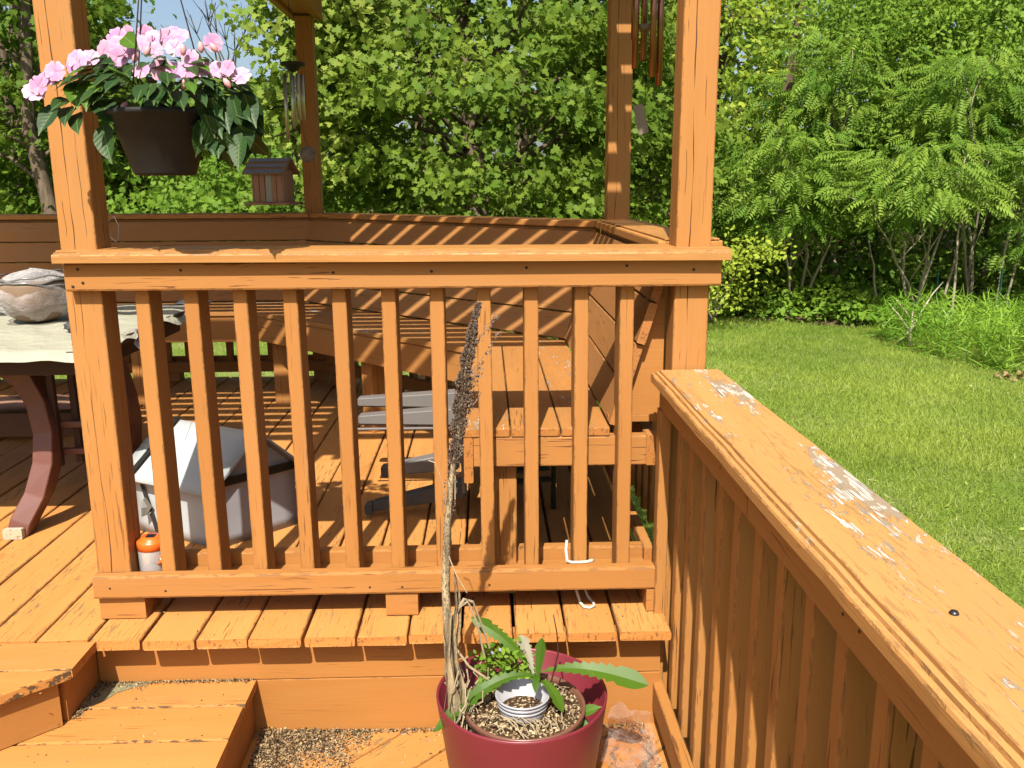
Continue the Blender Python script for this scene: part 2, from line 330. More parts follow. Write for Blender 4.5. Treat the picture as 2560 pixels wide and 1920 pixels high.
for xa, xb, ya, yb in ((-.062, .058, -.020, .10), (.702, .788, -.030, .10), (1.405, 1.4585, -.033, .10)): box('rail_block', fr, xa, xb, ya, yb, .0012, .0672, M['rail'], 'X', .003)
for xb_, lean in ((.101, .001), (.221, .005), (.344, .004), (.469, .004), (.591, .003), (.715, .002), (.837, .002), (.955, .006), (1.076, .003), (1.205, .004), (1.321, .005)):
    board('baluster', fr, (xb_ + .019 + lean, .0440, .091), (xb_ + .019, .0440, .9555), (0, -1, 0), .0368, .0870, M['rail'], .0035, n=3, jit=.0005)
NLS = [(-.016, .939), (-.007, .906), (-.032, .897), (.233, .935), (.605, .926), (.847, .927), (1.082, .934), (1.332, .937), (1.5, .926)]
nm = mesh('nail_head', [(.0036*math.cos(a)*(1+.3*(i % 2)), 0, .0036*math.sin(a)) for i, a in enumerate(np.linspace(0, 2*math.pi, 9)[:-1])] + [(0, -.001, 0)], [(i, (i+1) % 8, 8) for i in range(8)]); nm.materials.append(M['nail'])
for x, z in NLS: mkobj('nail_head', nm, fr, Matrix.Translation((x, -.0325, z)))
for x, z in ((-.022, .1), (.123, .09), (.662, .09), (.748, .089), (.981, .09)): mkobj('nail_head', nm, fr, Matrix.Translation((x, -.0395, z)) @ Matrix.Scale(.8, 4))

# ================================================================ SIDE RAILING (right)
sr = thing('deck_railing', 'orange side railing running towards the viewer with a peeling wide cap', 'railing', (1.5, -1.2, -.31))
cp = [(-.089, -.0150), (.089, -.0150), (.089, .011), (.085, .0150), (-.0640, .0150), (-.0662, .0140), (-.0668, .0085), (-.0690, .0085), (-.0705, .0112), (-.0765, .0105), (-.0780, .0050), (-.0800, .0050), (-.0815, .0072), (-.0870, .0060), (-.089, .002)]
board('cap_rail', sr, (1.493, -.012, .6520), (1.493, -2.55, .6520), (0, 0, 1), .17, .03, M['peel'], prof=cp, n=34, jit=.0011)
box('top_rail', sr, 1.4285, 1.4600, -.80, -.012, .5655, .6362, M['rail'], 'Y', .004); box('top_rail', sr, 1.4290, 1.4600, -2.55, -.8025, .5650, .6362, M['rail'], 'Y', .004)
box('top_rail', sr, 1.549, 1.576, -2.55, -.012, .567, .6360, M['rail'], 'Y', .004)
bys = [-.004, -.1, -.225, -.356, -.496, -.617, -.752, -.879, -1.011, -1.131, -1.259, -1.378, -1.50, -1.62, -1.74, -1.86, -1.98, -2.1, -2.22]
for y in bys[1:]: board('baluster', sr, (1.5040, y - .019 + .01, -.235), (1.5040, y - .019, .6340), (0, -1, 0), .087, .0375, M['rail'], .0035, n=3, jit=.0005)
board('baluster', sr, (1.4400, -.0235, -.300), (1.4400, -.0235, .565), (0, -1, 0), .030, .044, M['rail'], .003)
board('bottom_rail', sr, (1.4375, -.055, -.229), (1.4375, -2.55, -.240), (0, 0, 1), .030, .078, M['rail'], .004, n=10, jit=.0012)
box('bottom_rail', sr, 1.549, 1.576, -2.55, -.02, -.26, -.19, M['rail'], 'Y', .004)
box('post', sr, 1.463, 1.548, -2.56, -2.47, -.6, .635, M['post'], 'Z', .004)
for y, z in ((-.62, .60), (-1.22, .60), (-1.27, .603), (-1.05, .612), (-.86, .62)):
    mkobj('nail_head', nm, sr, Matrix.Translation((1.4278, y, z)) @ Matrix.Rotation(R(-90), 4, 'Z') @ Matrix.Scale(.7, 4))
o = mkobj('screw_head', lathe('screw_head', [(0, .004), (.004, .0035), (.0055, .001), (.0055, 0)], 12), sr, Matrix.Translation((1.495, -1.352, .667)), flat('dark_screw', (.02, .018, .018), .35, .6))

# ================================================================ BUILT-IN BENCH (seat, slanted back)
bn = thing('corner_bench', 'built-in orange plank bench with slanted backrest along the deck edge', 'bench', (.4, 1.6, 0))
def xr(d): return 1.315 + d
def c1(d): S = 2.745 + 1.4142*d; return (xr(d), S - xr(d))
def c2(d): S = 2.745 + 1.4142*d; yf = 2.83 + d; return (S - yf, yf)
# seat boards: right section runs in Y, diagonal, far section runs in X
sb = .131
for k in range(3):
    d0, d1 = -.405 + k*.1345, -.405 + k*.1345 + .1305
    a0, a1 = c1(d0), c1(d1); b0, b1 = c2(d0*1.0), c2(d1*1.0)
    prism('seat_board', bn, [(a0[0], .052), (a1[0], .052), a1, a0], .4735, .4975 + random.uniform(-.0007, .0007), M['bench'], R(90), .003)
    prism('seat_board', bn, [(a0[0]-.001, a0[1]+.002), (a1[0]-.001, a1[1]+.002), (b1[0]+.003, b1[1]), (b0[0]+.003, b0[1])], .4735, .4972, M['bench'], R(135), .003)
    prism('seat_board', bn, [b0, b1, (-2.4, b1[1]), (-2.4, b0[1])], .4735, .4970, M['bench'], 0, .003)
prism('seat_board', bn, [c2(0.001), c2(.06), (-2.4, 2.89), (-2.4, 2.831)], .4730, .4965, M['bench'], 0, .003)
# aprons
A0, A1 = c1(-.400), c2(-.400)
box('apron', bn, .916, .941, .054, A0[1]+.01, .345, .4725, M['rail'], 'Y', .004)
board('apron', bn, (A0[0]+.01, A0[1]+.012, .4085), (A1[0]+.004, A1[1]+.02, .4085), (0, 0, 1), .025, .129, M['rail'])
box('apron', bn, -2.4, A1[0]+.012, A1[1]+.004, A1[1]+.029, .335, .4725, M['rail'], 'X', .004)
box('cross_beam', bn, .9425, 1.409, .054, .092, .390, .4725, M['rail'], 'X', .004); box('cross_beam', bn, 1.410, 1.442, .055, .40, .389, .4725, M['rail'], 'Y', .004)
box('cross_beam', bn, .9425, 1.38, .80, .838, .390, .4725, M['rail'], 'X', .004)
box('leg', bn, .978, 1.060, .094, .176, .001, .4725, M['rail'], 'Z'); box('leg', bn, .978, 1.060, .84, .92, .001, .4725, M['rail'], 'Z')
for x, y, a in ((.445, 1.865, 45), (-.115, 2.46, 0), (-.86, 2.46, 0), (-1.7, 2.46, 0)):
    mw = Matrix.Translation((x, y, .237)) @ Matrix.Rotation(R(a), 4, 'Z') @ AX['Z'].to_4x4(); mkobj('leg', extr('leg', .471, rrect(.08, .08, .004)), bn, mw, M['post'])
# slanted support boards at the near end of the right section
prism('back_support', bn, [(0, 0)]*0 or [(1.31, .0955), (1.456, .0955), (1.456, .128), (1.31, .128)], .50, .52, M['rail'], 0, .002)
sv = [(1.318, .096, .52), (1.457, .096, .52), (1.457, .096, .93), (1.437, .096, .93)]; sv2 = [(x, y+.033, z) for x, y, z in sv]
mkobj('back_support', mesh('back_support', sv + sv2, [(0, 1, 2, 3), (7, 6, 5, 4), (0, 3, 7, 4), (1, 5, 6, 2), (0, 4, 5, 1), (3, 2, 6, 7)]), bn, None, M['rise'])
# back boards
rows = 4; pitch = .1165; tilt = Vector((.135, .45)).normalized()
for k in range(rows):
    s = (k+.5)*pitch; d = s*tilt[0] + .004; z = .499 + s*tilt[1]; dw = .111
    a = c1(d); b = c2(d); upR = Vector((-tilt[1], 0, tilt[0])); upD = Vector((-tilt[1]*.7071, -tilt[1]*.7071, tilt[0])); upF = Vector((0, -tilt[1], tilt[0]))
    ext = random.uniform(-.006, .01)
    board('back_board', bn, (a[0], .057+ext, z), (a[0], a[1], z), upR, dw, .024, M['shade'], .003, n=3, jit=.0006)
    board('back_board', bn, (a[0], a[1], z), (b[0], b[1], z), upD, dw, .0235, M['shade'], .003, n=3, jit=.0006)
    board('back_board', bn, (b[0]+.003, b[1], z), (-2.4, b[1], z), upF, dw, .024, M['shade'], .003, n=3, jit=.0006)
# ================================================================ OUTER RAILING behind the bench
orl = thing('deck_railing', 'orange outer railing with flat cap behind the built-in bench', 'railing', (.8, 2.2, 0))
def o1(x): return x
Si, So = 2.93, 3.175
prism('cap_rail', orl, [(1.437, .1115), (1.61, .1115), (1.61, So-1.61), (1.437, Si-1.437)], .960, .9885, M['cap'], R(90), .005)
prism('cap_rail', orl, [(1.437, Si-1.435), (1.61, So-1.608), (So-3.135, 3.135), (Si-2.96, 2.96)], .960, .9885, M['cap'], R(135), .005)
prism('cap_rail', orl, [(Si-2.963, 2.96), (So-3.138, 3.135), (-2.4, 3.135), (-2.4, 2.96)], .960, .9880, M['cap'], 0, .005)
prism('cap_moulding', orl, [(1.455, .1115), (1.60, .1115), (1.60, 1.55), (1.455, 1.482)], .9890, .9945, M['trim'], R(90), .002)
box('top_rail', orl, 1.462, 1.490, .13, 1.50, .885, .9595, M['rail'], 'Y'); box('top_rail', orl, -2.4, 0.0, 2.985, 3.014, .885, .9595, M['rail'], 'X')
board('top_rail', orl, (1.455, 1.525, .922), (.0, 2.98, .922), (0, 0, 1), .028, .073, M['rail'])
# lower rails
box('bottom_rail', orl, 1.4205, 1.450, .10, 1.55, .0905, .127, M['rail'], 'Y'); box('bottom_rail', orl, 1.545, 1.575, .10, 1.50, .060, .13, M['rail'], 'Y')
box('bottom_rail', orl, -2.4, .02, 2.995, 3.025, .057, .119, M['rise'], 'X'); box('bottom_rail', orl, -2.4, .02, 3.064, 3.094, .075, .142, M['rise'], 'X')
board('bottom_rail', orl, (1.47, 1.56, .092), (.02, 3.01, .092), (0, 0, 1), .03, .07, M['rise'])
bal = None
for k in range(19):
    x = -.54 - k*.1225 + .1225*4
    if x > -.09: continue
    o = box('baluster', orl, x-.038, x, 3.0262, 3.0628, .06, .95, M['rail'], 'Z', mesh_=bal); bal = o.data
for k in range(11): box('baluster', orl, 1.5005, 1.5385, .22+k*.1225, .258+k*.1225, .06, .95, M['rail'], 'Z', mesh_=bal)
for k in range(15):
    f = .05 + k/15; mw = Matrix.Translation((1.50-1.42*f, 1.62+1.42*f, .505)) @ Matrix.Rotation(R(45), 4, 'Z') @ AX['Z'].to_4x4(); mkobj('baluster', bal, orl, mw)
for x, y in ((-.9, 3.03), (-2.0, 3.03)): box('rail_block', orl, x-.045, x+.045, y-.03, y+.05, .0015, .0565, M['rail'], 'X', .003)
for k in range(3): box('rail_block', orl, .075 - .01*k, .20, 2.83, 2.93, .0015+.0625*k, .062+.0625*k, M['rise'], 'X', .004)

# ================================================================ VEGETATION
def leafmat(name, c1, c2, trans=.35, rough=.6, spec=.15):
    c1 = tuple(x*.95 for x in c1); c2 = tuple(x*.78 for x in c2); t = NT(name, rough, spec); at = t.n('Attribute', attribute_name='tint'); v = t.vec()
    c = t.mix(at.outputs['Fac'], c1, c2); t.col(c)
    tr = t.n('BsdfTranslucent'); t.link(t.mix(.5, c, tuple(min(1, x*1.6) for x in c2)), tr.inputs['Color']); mx = t.n('MixShader'); mx.inputs[0].default_value = trans
    t.link(t.b.outputs[0], mx.inputs[1]); t.link(tr.outputs[0], mx.inputs[2]); t.link(mx.outputs[0], t.t.nodes['Material Output'].inputs[0]); return t.m
LM = dict(
    maple=leafmat('maple_leaf', (.060, .120, .010), (.205, .285, .035), .42), young=leafmat('young_maple_leaf', (.12, .20, .022), (.31, .36, .065), .4),
    dark=leafmat('dark_leaf', (.055, .12, .012), (.19, .28, .032), .38), bright=leafmat('bright_leaf', (.07, .155, .014), (.215, .325, .036), .40),
    sumac=leafmat('sumac_leaflet', (.065, .145, .014), (.225, .335, .042), .36), vine=leafmat('vine_leaf', (.10, .19, .012), (.40, .46, .055), .38),
    cover=leafmat('ground_cover_leaf', (.045, .12, .010), (.19, .31, .03), .32), grass=leafmat('grass_blade', (.075, .150, .010), (.31, .39, .060), .3, .5, .25), lily=leafmat('lily_leaf', (.08, .21, .016), (.26, .40, .045), .3, .4))
t = NT('bark', .9, .1); v = t.vec(); n = t.noise(v, (12, 12, 2.5), 5, .65); t.col(t.mix(t.ramp(n, .3, .7), (.035, .026, .018), (.16, .12, .085))); t.bump(n, .8, .02); M['bark'] = t.m
t = NT('grey_twig', .85, .15); v = t.vec(); t.col(t.mix(t.noise(v, (20, 20, 20), 3), (.12, .095, .06), (.38, .33, .25))); M['twig'] = t.m
def fan(out, droop=.12, fold=.1):       # leaf outline in its own plane (x along the leaf) as a triangle fan round its midrib
    vs = [(.42, 0, .0)]; vs += [(x, y, -abs(y)*-fold*1. - droop*x*x) for x, y in out]; n = len(out)
    return np.array(vs), [(0, i+1, (i+1) % n + 1) for i in range(n)]
half = [(.16, .10), (.08, .34), (.30, .27), (.36, .52), (.50, .36), (.56, .20), (.78, .24)]
MAPLE = fan([(0, 0)] + [(x, -y) for x, y in half] + [(1.0, 0)] + [(x, y) for x, y in half[::-1]])
OVAL = fan([(0, 0), (.3, -.26), (.68, -.22), (1, 0), (.68, .22), (.3, .26)], .2)
RHOMB = (np.array([(0, 0, 0), (.45, -.33, .05), (1, 0, -.1), (.45, .33, .05)]), [(0, 1, 2, 3)])
BLADE = (np.array([(0, -.03, 0), (0, .03, 0), (.55, .025, .0), (.55, -.025, 0), (1, 0, -.12)]), [(0, 1, 2, 3), (3, 2, 4)])
def frond_template():       # pinnate leaf: stem with paired narrow leaflets
    vs, fs = [], []
    for k in range(6):
        x = .14 + .14*k; L = .36*(1 - abs(k-2.5)/8)
        for sgn in (-1, 1):
            d = np.array((.42, sgn*.9, -.28)); d /= np.linalg.norm(d); s_ = np.array((d[1], -d[0], 0)); o = len(vs); p = np.array((x, 0, -.35*x*x))
            vs += [p, p + d*L*.45 + s_*.062, p + d*L + np.array((0, 0, -.07)), p + d*L*.45 - s_*.062]; fs.append((o, o+1, o+2, o+3))
    o = len(vs); p = np.array((.94, 0, -.31)); vs += [p, p+(.12, .04, -.06), p+(.28, 0, -.16), p+(.12, -.04, -.06)]; fs.append((o, o+1, o+2, o+3))
    o = len(vs); vs += [np.array((0, -.008, 0)), np.array((0, .008, 0)), np.array((.94, .004, -.31)), np.array((.94, -.004, -.31))]; fs.append((o, o+1, o+2, o+3))
    return np.array(vs), fs
FROND = frond_template()
def norm(a): return a/np.maximum(np.linalg.norm(a, axis=1, keepdims=True), 1e-9)
def scatter(name, tmpl, pos, size, mat, par=None, out=None, up=.55, rnd=.6, droop=.25, tint=None, loc=(0, 0, 0), xdir=None):
    """many leaves as one mesh: normals lean outward and up, leaf axes hang slightly"""
    tv, tf = tmpl; N = len(pos); k = len(tv)
    nrm = rng.normal(0, rnd, (N, 3)); nrm[:, 2] += up
    if out is not None: nrm += out
    nrm = norm(nrm); x = rng.normal(0, 1, (N, 3)) if xdir is None else xdir + rng.normal(0, .25, (N, 3)); x[:, 2] -= droop
    x = norm(x - nrm*np.sum(x*nrm, axis=1, keepdims=True)); y = np.cross(nrm, x); size = np.broadcast_to(size, N)[:, None, None]
    V = (tv[None, :, 0:1]*x[:, None, :] + tv[None, :, 1:2]*y[:, None, :] + tv[None, :, 2:3]*nrm[:, None, :])*size + (pos - np.array(loc))[:, None, :]
    me = bpy.data.meshes.new(name); V = V.reshape(-1, 3); me.vertices.add(len(V)); me.vertices.foreach_set('co', V.astype(np.float32).ravel())
    cnt = np.array([len(f) for f in tf]); idx = np.concatenate([np.array(f) for f in tf]); li = (idx[None, :] + (np.arange(N)*k)[:, None]).ravel()
    me.loops.add(len(li)); me.loops.foreach_set('vertex_index', li.astype(np.int32)); tot = np.tile(cnt, N); me.polygons.add(len(tot))
    me.polygons.foreach_set('loop_start', (np.cumsum(tot) - tot).astype(np.int32)); me.update(calc_edges=True); me.validate()
    at = me.attributes.new('tint', 'FLOAT', 'POINT'); tn = rng.random(N) if tint is None else np.clip(tint + rng.normal(0, .16, N), 0, 1)
    at.data.foreach_set('value', np.repeat(tn, k).astype(np.float32)); return mkobj(name, me, par, Matrix.Translation(loc), mat)
def clumps(cents, n, rad, flat_=.35):
    c = np.repeat(np.array(cents), n, axis=0); return c + rng.normal(0, 1, c.shape)*np.array((rad, rad, rad*flat_))
def branch_mesh(segs):
    parts = []
    for pts, rad in segs: parts.append(data(tube('b', pts, rad, 7)))
    return join_meshes('branches', parts, True)
def curve(a, b, sag=.1, n=5, jit=.06):
    a, b = Vector(a), Vector(b); L = (b-a).length
    return [a.lerp(b, i/n) + Vector((random.uniform(-1, 1), random.uniform(-1, 1), random.uniform(-1, 1)))*L*jit*(0 if i in (0, n) else 1) + Vector((0, 0, math.sin(math.pi*i/n)*L*sag)) for i in range(n+1)]
def tree(label, base, top, r0, centers, tmpl, mat, leaf, nleaf, rad, name='maple_tree', group=None, flat_=.35, limbs=9, tint=.5, up=.55, dens=1., zmin=-9, bark=None, r1=.25, outw=.5):
    base, top = Vector(base), Vector(top); bark = bark or M['bark']
    t_ = thing(name, label, 'tree', base, group); tr = curve(base, top, 0, 8, .012)
    mkobj('trunk', tube('trunk', tr, [r0*(1-(1-r1)*i/8)*(1.25 if i == 0 else 1) for i in range(9)], 10), t_, None, bark)
    cen = np.array(centers); segs = []
    pick = cen[rng.permutation(len(cen))[:limbs]]
    for p in pick:
        p = Vector(p); h = min(max((p.z - base.z)*.75/(max(.1, top.z-base.z)), .12), .95); q = base.lerp(top, h); pts = curve(q, p, .08, 5, .07); rr0 = r0*.26*(1.2-h)
        segs.append((pts, [rr0*(1-.8*i/5) for i in range(6)]))
        for _ in range(2):
            j = random.randint(2, 4); e = pts[j] + Vector((random.uniform(-.7, .7), random.uniform(-.7, .7), random.uniform(-.2, .6))); segs.append((curve(pts[j], e, .05, 3, .08), [rr0*.35, rr0*.3, rr0*.2, rr0*.1]))
    if segs: mkobj('limbs', branch_mesh(segs), t_, None, bark)
    P_ = clumps(cen, nleaf, rad, flat_); P_ = P_[P_[:, 2] > zmin]; ax = np.array((base.x, base.y, 0)); o_ = P_ - ax; o_[:, 2] = 0; o_ = norm(o_)*outw
    tt = np.repeat(rng.normal(tint, .16, len(cen)), nleaf)
    tt = tt[:len(P_)] if len(tt) >= len(P_) else np.full(len(P_), tint)
    scatter('crown', tmpl, P_, rng.uniform(.75, 1.15, len(P_))*leaf, mat, t_, out=o_ + np.array((0, -.25, 0)), up=up, tint=tt, loc=tuple(base)); return t_
def ell(c, r, n, hollow=.55, lo=-1., hi=1.):
    out = []
    while len(out) < n:
        p = rng.normal(0, 1, 3); p /= np.linalg.norm(p); q = hollow + (1-hollow)*rng.random()
        if lo <= p[2]*q <= hi: out.append(np.array(c) + p*q*np.array(r))
    return out
# central maple: broad, reaching down to the railing
mc = ell((1.0, 9.6, 2.2), (3.1, 1.9, 2.9), 330, .5); mc = [c_ for c_ in mc if c_[2] > .15 + .25*math.sin(c_[0]*2.1)]
tree('broad maple with lobed leaves in the middle of the view, dark trunk showing through', (.95, 10.2, zL), (.5, 10.4, 6.5), .19, mc, MAPLE, LM['maple'], .115, 62, .25, limbs=22, tint=.45)
mc = [tuple(c_) for c_ in ell((-.95, 8.6, 2.8), (.68, .8, 1.9), 62, .4)]
tree('maple with pale yellow-green young leaves left of the broad maple', (-1.35, 9.4, zL), (-1.2, 9.2, 6.0), .10, mc, MAPLE, LM['young'], .11, 52, .22, limbs=12, tint=.4)
mc = ell((-2.7, 10.6, .75), (1.5, .9, 1.25), 110, .4)
tree('low leafy sapling growing behind the hanging flower basket', (-2.7, 10.9, zL), (-2.6, 10.9, 2.2), .05, mc, MAPLE, LM['bright'], .10, 50, .25, name='maple_sapling', limbs=8, tint=.35)
mc = ell((-6.3, 11.6, 3.2), (2.3, 1.5, 3.6), 260, .5); mc = [c_ for c_ in mc if c_[2] > .2]
tree('tall dark maple at the left edge with a pale grey trunk', (-5.15, 10.6, zL), (-5.4, 11.0, 6.5), .13, mc, MAPLE, LM['maple'], .12, 54, .28, limbs=16, tint=.22)
mc = ell((-7.2, 17.5, 7.2), (2.6, 1.4, 1.2), 60, .3) + ell((-3.9, 17.5, 6.6), (1.3, 1.2, 1.1), 60, .3)
tree('high oak with dark leaves against the sky above the hanging basket', (-9.5, 18.6, zL), (-8.6, 18.2, 9.0), .25, mc, MAPLE, LM['dark'], .2, 26, .33, name='oak_tree', limbs=22, tint=.2, r1=.4)
mc = ell((-6.9, 15.5, 1.7), (1.9, 1.2, 2.0), 130, .4) + ell((-4.4, 15.5, .9), (1.5, 1.2, 1.7), 100, .4)
tree('rounded green tree far behind the hanging basket', (-6.6, 15.9, zL), (-6.6, 15.9, 4.2), .14, mc, MAPLE, LM['maple'], .19, 30, .33, limbs=12, tint=.6)
mc = ell((2.9, 10.6, 2.6), (1.15, .9, 2.7), 120, .3)
tree('slender maple behind the copper wind chime', (3.0, 11.2, zL), (3.0, 11.2, 6.0), .09, mc, MAPLE, LM['maple'], .11, 44, .26, limbs=10, tint=.55)
mc = ell((2.55, 9.3, .55), (.75, .5, .75), 50, .2)
tree('small-leaved shrub at the foot of the broad maple', (2.4, 9.4, zL), (2.4, 9.4, .8), .03, mc, OVAL, LM['vine'], .065, 60, .17, name='shrub', limbs=5, tint=.5)
# vine-hung tree right of the right front post
mc = ell((4.6, 12.2, 2.6), (1.3, .9, 2.9), 150, .5)
tree('old tree hung with round yellow-green vine leaves right of the right front post', (4.6, 12.8, zL), (4.9, 12.9, 7.5), .22, mc, OVAL, LM['vine'], .105, 42, .24, name='vine_covered_tree', limbs=14, tint=.45)
mc = ell((3.75, 12.4, 4.6), (.9, .8, 1.8), 70, .2)
tree('feathery pale willow-like tree high beside the right front post', (3.9, 13.0, zL), (3.9, 13.0, 6.8), .12, mc, RHOMB, LM['young'], .09, 90, .3, name='willow_tree', limbs=8, tint=.25, flat_=.9)
mc = ell((9.0, 12.6, 4.2), (2.6, 1.4, 2.6), 170, .4)
tree('pale green locust tree filling the upper right corner', (9.2, 13.6, zL), (9.2, 13.6, 7.5), .16, mc, OVAL, LM['bright'], .10, 90, .34, name='locust_tree', limbs=14, tint=.35, flat_=.5)
# leafy shrubs and sumacs in front, slanting grey stems
for (cc, rr_, n, lab, tn) in (((6.5, 11.2, 1.55), (1.7, .8, 1.45), 120, 'rounded leafy shrub behind the middle of the sumac row', .45), ((8.6, 10.9, 1.9), (1.3, .8, 1.9), 100, 'leafy shrub behind the thin sumac at the right edge', .5), ((4.9, 11.4, .95), (1.2, .7, 1.1), 70, 'leafy shrub behind the sumac nearest the post', .35), ((7.2, 11.6, 3.4), (2.0, .8, .9), 90, 'broad pale leafy top above the sumac row', .6)):
    mc = ell(cc, rr_, n, .3); tree(lab, (cc[0], cc[1]+.3, zL), (cc[0], cc[1]+.3, cc[2]), .05, mc, OVAL, LM['bright'], .085, 70, .24, name='shrub', limbs=8, tint=tn, group='leafy shrubs behind the sumacs')
SG = 'sumacs along the right edge of the lawn'
for k, (bx, by, cx_, cy_, cz, rx, rz_, n, lab) in enumerate((
        (7.0, 9.9, 6.65, 9.3, 1.20, 1.15, .60, 60, 'nearest sumac with drooping fern-like leaves lit bright green'),
        (5.6, 10.8, 5.3, 10.3, 1.25, .95, .85, 60, 'sumac with fern-like leaves at the left end of the row, near the post'),
        (7.9, 10.6, 7.7, 10.3, 2.25, 1.4, .8, 60, 'tall sumac behind the bright nearest one'),
        (8.5, 9.8, 8.4, 9.6, 1.3, .8, 1.2, 44, 'thin sumac at the right edge of the view'),
        (6.3, 11.4, 6.1, 10.9, 2.45, 1.3, .8, 56, 'sumac rising behind the row with pale crown'))):
    cs = ell((cx_, cy_, cz), (rx, .7, rz_), n, .3); b = thing('sumac_tree', lab, 'tree', (bx, by, zL), SG); segs = []
    for m_ in range(3):
        a = Vector((bx + random.uniform(-.2, .2), by + random.uniform(-.15, .15), zL)); e = Vector(cs[m_*3]); pts = curve(a, e, .04, 6, .03); segs.append((pts, [.026, .023, .020, .016, .012, .008, .004]))
        for q in range(4): segs.append((curve(pts[2+q % 4], cs[(m_*5+q*7) % n], .05, 3, .06), [.010, .008, .005, .002]))
    mkobj('trunk', branch_mesh(segs), b, None, M['twig'])
    P_ = clumps(cs, 9, .15, .5); o_ = norm(P_ - np.array((cx_, cy_, cz)))
    scatter('crown', FROND, P_, rng.uniform(.20, .32, len(P_)), LM['sumac'], b, out=np.array((0, -.35, 0)), up=.9, rnd=.5, droop=.55, tint=np.repeat(rng.normal(.62 if k == 0 else .42, .2, n), 9), loc=(bx, by, zL), xdir=o_*np.array((1, 1, .2)))
# thin bare saplings and dead sticks in the gloom under the sumacs
for k, (x, y, h, lx) in enumerate(((6.98, 9.9, 1.5, .1), (7.4, 9.7, 1.9, -.05), (7.95, 9.6, 2.0, .05), (8.3, 9.9, 2.4, -.05), (6.6, 10.2, 1.2, -.25), (7.5, 10.3, 1.6, .3), (5.6, 10.9, 1.3, -.15), (8.6, 9.9, 2.0, .15))):
    o = mkobj('sapling', tube('sapling', curve((x, y, zL), (x+lx, y, zL+h), 0, 6, .02), [.022-.002*i for i in range(7)], 6), None, None, M['twig'])
    tag(o, ('pale bare sapling leaning right beside the left green stake', 'thin bare sapling between the two green stakes', 'straight bare sapling just right of the second green stake', 'straight thin sapling right of the middle under the sumacs', 'bare sapling leaning far left behind the dead branch', 'bare sapling leaning right behind the stakes', 'leftmost bare sapling below the first sumac', 'rightmost bare sapling at the edge of the view')[k], 'sapling', 'bare saplings under the sumacs')
for k, (a, b_, lab) in enumerate((((6.05, 8.35, zL+.05), (6.85, 9.0, -.10), 'bleached forked dead branch leaning over the left end of the lily bed'), ((6.1, 8.2, zL+.02), (6.35, 8.7, -.35), 'pale dead stick poking up at the left corner of the lily bed'))):
    m1 = branch_mesh([(curve(a, b_, .02, 4, .03), [.014, .013, .011, .008, .004]), (curve(Vector(a).lerp(Vector(b_), .3), (Vector(a).lerp(Vector(b_), .3)) + Vector((-.22, .1, .3)), .02, 3, .04), [.010, .008, .006, .003])])
    tag(mkobj('dead_branch', m1, None, None, flat('bleached_wood_%d' % k, (.50, .43, .33), .8)), lab, 'branch')
for k, x in enumerate((6.9, 7.75)):
    tag(mkobj('fence_stake', extr('fence_stake', .85, rrect(.035, .012, .003)), None, Matrix.Translation((x, 9.25, zL+.42)) @ AX['Z'].to_4x4(), flat('green_stake_%d' % k, (.012, .085, .06), .5)),
        ('green metal fence stake left of the bare saplings', 'green metal fence stake among the bare saplings')[k], 'stake', 'green fence stakes')
# woodland mass behind
N = 92000; P_ = np.column_stack((rng.uniform(-20, 24, N), rng.uniform(13.5, 22, N), rng.uniform(zL, 9.5, N)))
den = np.sin(P_[:, 0]*1.3+P_[:, 2]*.9)*np.sin(P_[:, 2]*1.7-P_[:, 0]*.6)*.5 + np.sin(P_[:, 0]*3.1+P_[:, 1])*.25
keep = rng.random(N) < np.clip(.62 + den, .12, 1); P_ = P_[keep]; D = P_[:, 1]+2.24; rt = (P_[:, 0]-.98)/D
gap = (rt > -.375) & (rt < -.215); lim = 1.13 + D*(.118 + .02*np.sin(rt*80)); P_ = P_[~(gap & (P_[:, 2] > lim))]
o = scatter('woodland', OVAL, P_, rng.uniform(.13, .24, len(P_)), LM['dark'], None, out=np.array((0, -.45, 0)), up=.6, tint=.5 + .35*np.sin(P_[:, 0]*.9+P_[:, 2]*1.3))
tag(o, 'mixed green woodland closing off the garden', 'woodland', kind='stuff')
N = 16000; P_ = np.column_stack((rng.uniform(-38, 42, N), rng.uniform(24, 34, N), rng.uniform(zL, 12, N))); D = P_[:, 1]+2.24; rt = (P_[:, 0]-.98)/D
P_ = P_[~((rt > -.39) & (rt < -.20) & (P_[:, 2] > 1.13+D*.112))]
o = scatter('far_woodland', OVAL, P_, rng.uniform(.55, .95, len(P_)), LM['dark'], None, out=np.array((0, -.9, 0)), up=.4, tint=.35)
tag(o, 'dark backdrop of woods behind the nearer trees', 'woodland', kind='stuff')
wt = None
TL = ['dark trunk at the far left edge of the woods', 'dark trunk left of the pale grey maple trunk', 'dark trunk behind the left front post', 'trunk showing below the hanging basket', 'trunk in the shade right of the feeder', 'trunk behind the broad maple', 'dark trunk in the shade just right of the right front post', 'dark trunk behind the sumac nearest the post', 'dark trunk behind the middle of the sumac row', 'dark trunk behind the bare saplings', 'dark trunk at the far right edge of the woods']
for k in range(11):
    x = -10 + k*2.0 + random.uniform(-.5, .5); y = random.uniform(13.2, 16)
    me = tube('wood_trunk', curve((x, y, zL), (x+random.uniform(-.6, .6), y, 8), 0, 5, .01), [.13, .11, .1, .09, .07, .05], 8)
    if -.40 < (x-.98)/(y+2.24) < -.20: continue
    tag(mkobj('tree_trunk', me, None, None, M['bark']), TL[k], 'tree', 'dark trunks in the woodland')
